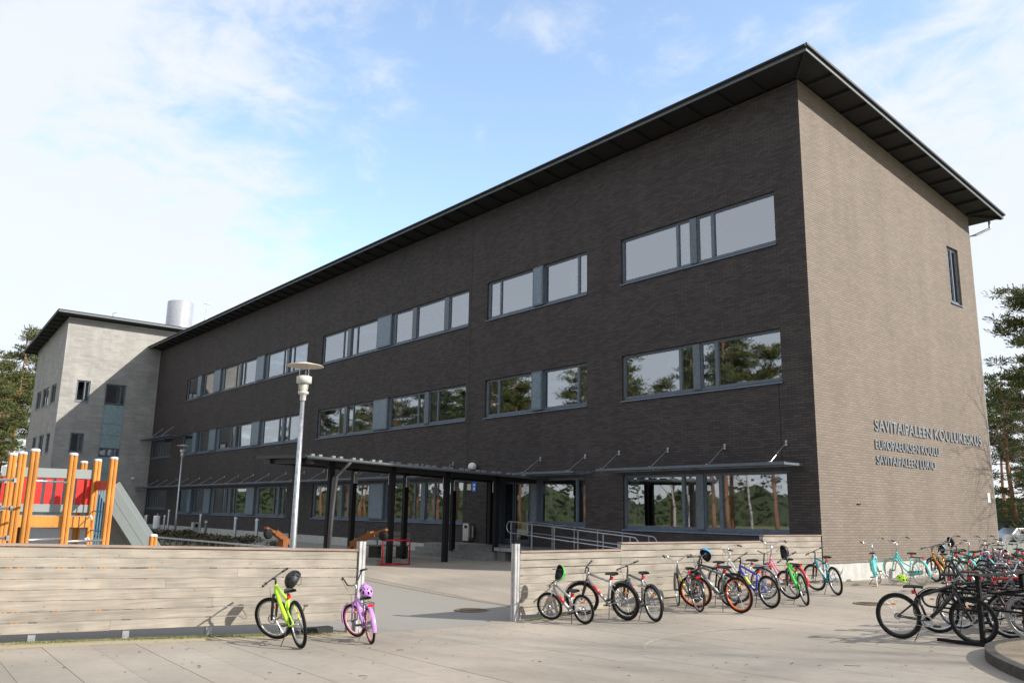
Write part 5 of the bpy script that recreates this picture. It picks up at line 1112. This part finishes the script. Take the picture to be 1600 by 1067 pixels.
for (x, y, H, k, d, lab) in ((-4.6, 33.4, 16.2, 1, False, 'big pine reaching in from the right edge above the gable'), (-11.6, 45.0, 12.8, 3, True, 'dark pine right behind the gable corner'), (-7.4, 47, 13.5, 3, True, 'dark pine behind the low shelter'), (-17.8, 66, 14, 2, False, 'pine far behind the shelter'),
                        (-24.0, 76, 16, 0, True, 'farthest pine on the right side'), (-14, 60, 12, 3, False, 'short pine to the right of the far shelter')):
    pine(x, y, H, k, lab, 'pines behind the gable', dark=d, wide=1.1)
# bare birch on the right with thin twigs reaching in front of the gable edge
g = random.Random(77); mb = MB(); tw = MB()
def grow(m_, p, d, L_, r_, lv):
    n_ = 4; pts = [p]; q = p; dd = d
    for i in range(n_): dd = (dd + Vector((g.gauss(0, .13), g.gauss(0, .13), g.gauss(0, .10) - (.03 if lv > 1 else 0)))).normalized(); q = q + dd * L_ / n_; pts.append(q)
    (mb if lv < 1 else tw).tube(pts, [r_ * (1 - .18 * i) for i in range(n_ + 1)], 8 if lv < 1 else (5 if lv < 2 else 3), cap=False)
    if lv >= 4: return
    for k in range((9, 6, 5, 4)[lv]):
        f = g.uniform(.3, 1.0); i = min(n_ - 1, int(f * n_)); b_ = pts[i].lerp(pts[i + 1], f * n_ - i); a = g.uniform(0, 2 * PI)
        side = dd.orthogonal().normalized(); side = Matrix.Rotation(a, 3, dd) @ side; nd = (dd * .65 + side * .75).normalized(); grow(m_, b_, nd, L_ * g.uniform(.42, .62), r_ * .42, lv + 1)
grow(mb, Vector((0, 0, 0)), Vector((-.08, 0, 1)), 7.5, .11, 0)
t = birch0 = thing('bare_birch', 'leafless birch whose thin twigs reach in at the right edge', 'tree', (3.9, 15.5, -.1), rot=(0, 0, 2.2)); part('trunk', mb, m_birch, t, True); part('twigs', tw, m_twig, t)
t2 = copy_tree(t); t2.location = (-1.5, 24.5, -.1); t2.rotation_euler = (0, 0, .5); t2.scale = (.85, .85, .85); t2['label'] = 'second leafless birch standing farther back behind the bicycles'
t4 = copy_tree(t); t4.location = (33, 6.5, -.1); t4.rotation_euler = (0, 0, 1.1); t4.scale = (1.9, 1.9, 2.2); t4['label'] = 'tall bare birch off to the right whose shadow falls on the paving'
# low shelter, pale wall and parked cars beyond the gable
t = thing('low_shelter', 'low dark roofed open shelter seen beyond the gable corner', 'shelter', (-13, 55, 0))
mb = MB(); mb.box(-17.5, -4, 52.5, 58.5, 1.40, 2.05); part('roof', mb, mat('shelter_blue_grey', (.05, .06, .08), .6), t)
for x in (-17, -14, -11, -8, -5): mb = MB(); mb.box(x - .08, x + .08, 52.6, 52.76, -.1, 1.398); part('post', mb, m_galv, t)
mb = MB(); mb.box(-17.5, -4, 58.2, 58.4, -.1, 1.398); part('back_panel', mb, m_soffit, t)
mb = MB(); mb.bar((-9.6, 32.6, .17), (6.0, 52, .17), .2, .62); solo('low_wall', mb, m_concrete, 'low pale concrete wall beyond the bicycles at the right edge', 'wall')
def car(loc, rz, m_, lab, group='cars parked behind the pale wall'):
    t = thing('parked_car', lab, 'car', loc, group, rot=(0, 0, rz)); w = .86
    prof = [(-2.1, .35), (-2.15, .75), (-1.95, .95), (-1.35, 1.02), (-.85, 1.42), (.5, 1.44), (1.15, 1.0), (1.95, .86), (2.15, .62), (2.15, .33)]
    vs_ = [(x, -w * (1 if z < 1.1 else .82), z) for x, z in prof] + [(x, w * (1 if z < 1.1 else .82), z) for x, z in prof]; n_ = len(prof)
    mb = MB(); mb.add(vs_, [tuple(range(n_)), tuple(range(2 * n_ - 1, n_ - 1, -1))] + [(i, n_ + i, n_ + (i + 1) % n_, (i + 1) % n_) for i in range(n_)]); part('body', mb, m_, t)
    for s_ in (-1, 1):
        mb = MB(); mb.add([(-1.2, s_ * (w + .004), 1.04), (.95, s_ * (w + .004), 1.04), (.45, s_ * (w * .82 + .02), 1.38), (-.8, s_ * (w * .82 + .02), 1.38)], [(0, 1, 2, 3) if s_ < 0 else (3, 2, 1, 0)]); part('side_window', mb, m_blackpl, t)
        for x in (-1.35, 1.35): mb = MB(); mb.lathe([(.001, -.1), (.20, -.1), (.32, -.09), (.32, .09), (.001, .1)], (x, s_ * (w - .05), .32), 16, 'y'); part('wheel', mb, m_rubber, t)
    mb = MB(); mb.add([(.52, -w * .75, 1.43), (1.13, -w * .85, 1.03), (1.13, w * .85, 1.03), (.52, w * .75, 1.43)], [(0, 1, 2, 3)]); mb.v = [(x + .02, y, z + .012) for x, y, z in mb.v]; part('windscreen', mb, m_blackpl, t)
car((-11.2, 44.5, -.15), 1.0, paint('car_silver', (.45, .47, .5), .6), 'silver car parked nearest to the gable corner')
car((-7.6, 47.5, -.15), 1.0, paint('car_dark', (.03, .04, .06), .5), 'dark car parked right of the silver one')
# dark forest mass far beyond, and trees across the yard that the windows reflect
mb = MB(); g = random.Random(5)
for i in range(14000):
    a = g.uniform(0, 2 * PI); R_ = g.uniform(150, 170)
    x, y = R_ * math.cos(a) - 20, R_ * math.sin(a); z = g.uniform(0, 1) ** .7 * (9.5 + 2.5 * math.sin(a * 23) + 2 * math.sin(a * 61 + 1)); s_ = g.uniform(.4, 1.1)
    d = Vector((g.gauss(0, 1), g.gauss(0, 1), g.gauss(0, .7))).normalized(); e = d.orthogonal().normalized(); p = Vector((x, y, z)); mb.add([p - d * s_, p + e * s_ * .5, p + d * s_, p - e * s_ * .5], [(0, 1, 2, 3)])
ring = [(171 * math.cos(2 * PI * i / 240) - 20, 171 * math.sin(2 * PI * i / 240), 6.5 + 1.6 * math.sin(i * 1.7) + g.uniform(-1, 1.4)) for i in range(240)]
mb.add([(x, y, -1) for x, y, h in ring] + ring, [(i, (i + 1) % 240, 240 + (i + 1) % 240, 240 + i) for i in range(240)])
solo('distant_forest', mb, m_needle2, 'distant dark forest edge around the school grounds', None, kind='stuff')
g = random.Random(17)
for i in range(58):
    x = -128 + i * 2.95 + g.uniform(-1.6, 1.6); y = -52 + g.uniform(-9, 7) - (.0 if x < 0 else 6)
    pine(x, y, g.uniform(16, 23), g.choice((0, 1, 2)), 'pine across the yard, mirrored in the windows of the long wall', 'pines across the yard mirrored in the windows', dark=g.random() < .4)
for i in range(7):
    t3 = copy_tree(birch0); t3.location = (-50 + i * 8.5 + g.uniform(-2, 2), -42 + g.uniform(-3, 3), -.1); t3.rotation_euler = (0, 0, g.uniform(0, 6)); t3.scale = (1.2, 1.2, 1.4)
    t3['label'] = 'bare birch across the yard, mirrored in the ground floor windows'; t3['group'] = 'birches across the yard mirrored in the windows'

# ============================================================ GRASS, LEAVES, TWIGS ON THE GROUND
g = random.Random(2)
def tufts(n_, fx, m_, nm, lab, hmin=.015, hmax=.05):
    mb = MB()
    for _ in range(n_):
        x, y = fx(); z = gz(x, y) - .003; a = g.uniform(0, 6.28); h = g.uniform(hmin, hmax); l = g.uniform(0, .05); w = .0035
        mb.add([(x - w * math.sin(a), y + w * math.cos(a), z), (x + w * math.sin(a), y - w * math.cos(a), z), (x + l * math.cos(a), y + l * math.sin(a), z + h)], [(0, 1, 2)])
    solo(nm, mb, m_, lab, None, kind='stuff')
tufts(9000, lambda: (.06 + abs(g.gauss(0, .11)), g.uniform(-22, -14.3) + g.gauss(0, .2)), m_dry, 'dry_grass', 'dry yellow grass growing under the left fence', .008, .028)
tufts(3500, lambda: (.05 + abs(g.gauss(0, .08)), g.choice((-16.9, -16.2, -15.6, -17.6, -18.8)) + g.gauss(0, .35)), m_green, 'green_grass', 'small green grass tufts under the left fence')
tufts(2500, lambda: (.04 + abs(g.gauss(0, .06)), g.uniform(-10.8, -.5)), m_dry, 'dry_grass', 'dry grass growing along the foot of the right fence', .01, .035)
tufts(500, lambda: (.1 + abs(g.gauss(0, .1)), -10.45 + g.gauss(0, .2)), m_green, 'green_grass', 'green moss and grass at the near end of the right fence', .01, .04)
tufts(9000, lambda: (8.0 + abs(g.gauss(0, 1.4)), g.uniform(-9.2, -4)), m_dry, 'dry_litter', 'dry grass and litter lying on the raised bed', .125, .17)
mb = MB(); sand = sheet(frange(.15, .55, .1), frange(-22, -14.3, .35), .0025); solo('sand_drift', sand, mat('yellowish_sand', (.36, .30, .20), .95, noise=(18, .2, (.30, .27, .20))), 'yellowish sand gathered along the left fence', None, kind='structure')
mb = MB(); ml = mat('fallen_leaf', (.10, .055, .03), .8)
for _ in range(800):
    x = g.uniform(.4, 12); y = g.uniform(-21, 3); 
    if g.random() < .35: x = .2 + abs(g.gauss(0, .8)); y = g.uniform(-21, 10)
    z = gz(x, y) + .004; a = g.uniform(0, 6.28); s_ = g.uniform(.008, .03); t_ = s_ * g.uniform(.15, .8); u = (math.cos(a) * s_, math.sin(a) * s_); v = (-math.sin(a) * t_, math.cos(a) * t_)
    mb.add([(x - u[0], y - u[1], z), (x + v[0], y + v[1], z + .004), (x + u[0], y + u[1], z + .001), (x - v[0], y - v[1], z + .003)], [(0, 1, 2, 3)])
for (x, y, L_) in ((2.9, -17.9, .16), (4.2, -16.6, .10), (6.2, -8.9, .22), (6.9, -11.2, .2), (6.4, -11.6, .15), (2.4, -15.0, .10)):
    a = g.uniform(0, 6.28); z = gz(x, y) + .008; mb.tube([(x, y, z), (x + L_ * .5 * math.cos(a), y + L_ * .5 * math.sin(a), z + .006), (x + L_ * math.cos(a + .2), y + L_ * math.sin(a + .2), z)], .004, 4)
solo('leaf_litter', mb, ml, 'small dead leaves and twigs scattered over the paving', None, kind='stuff')
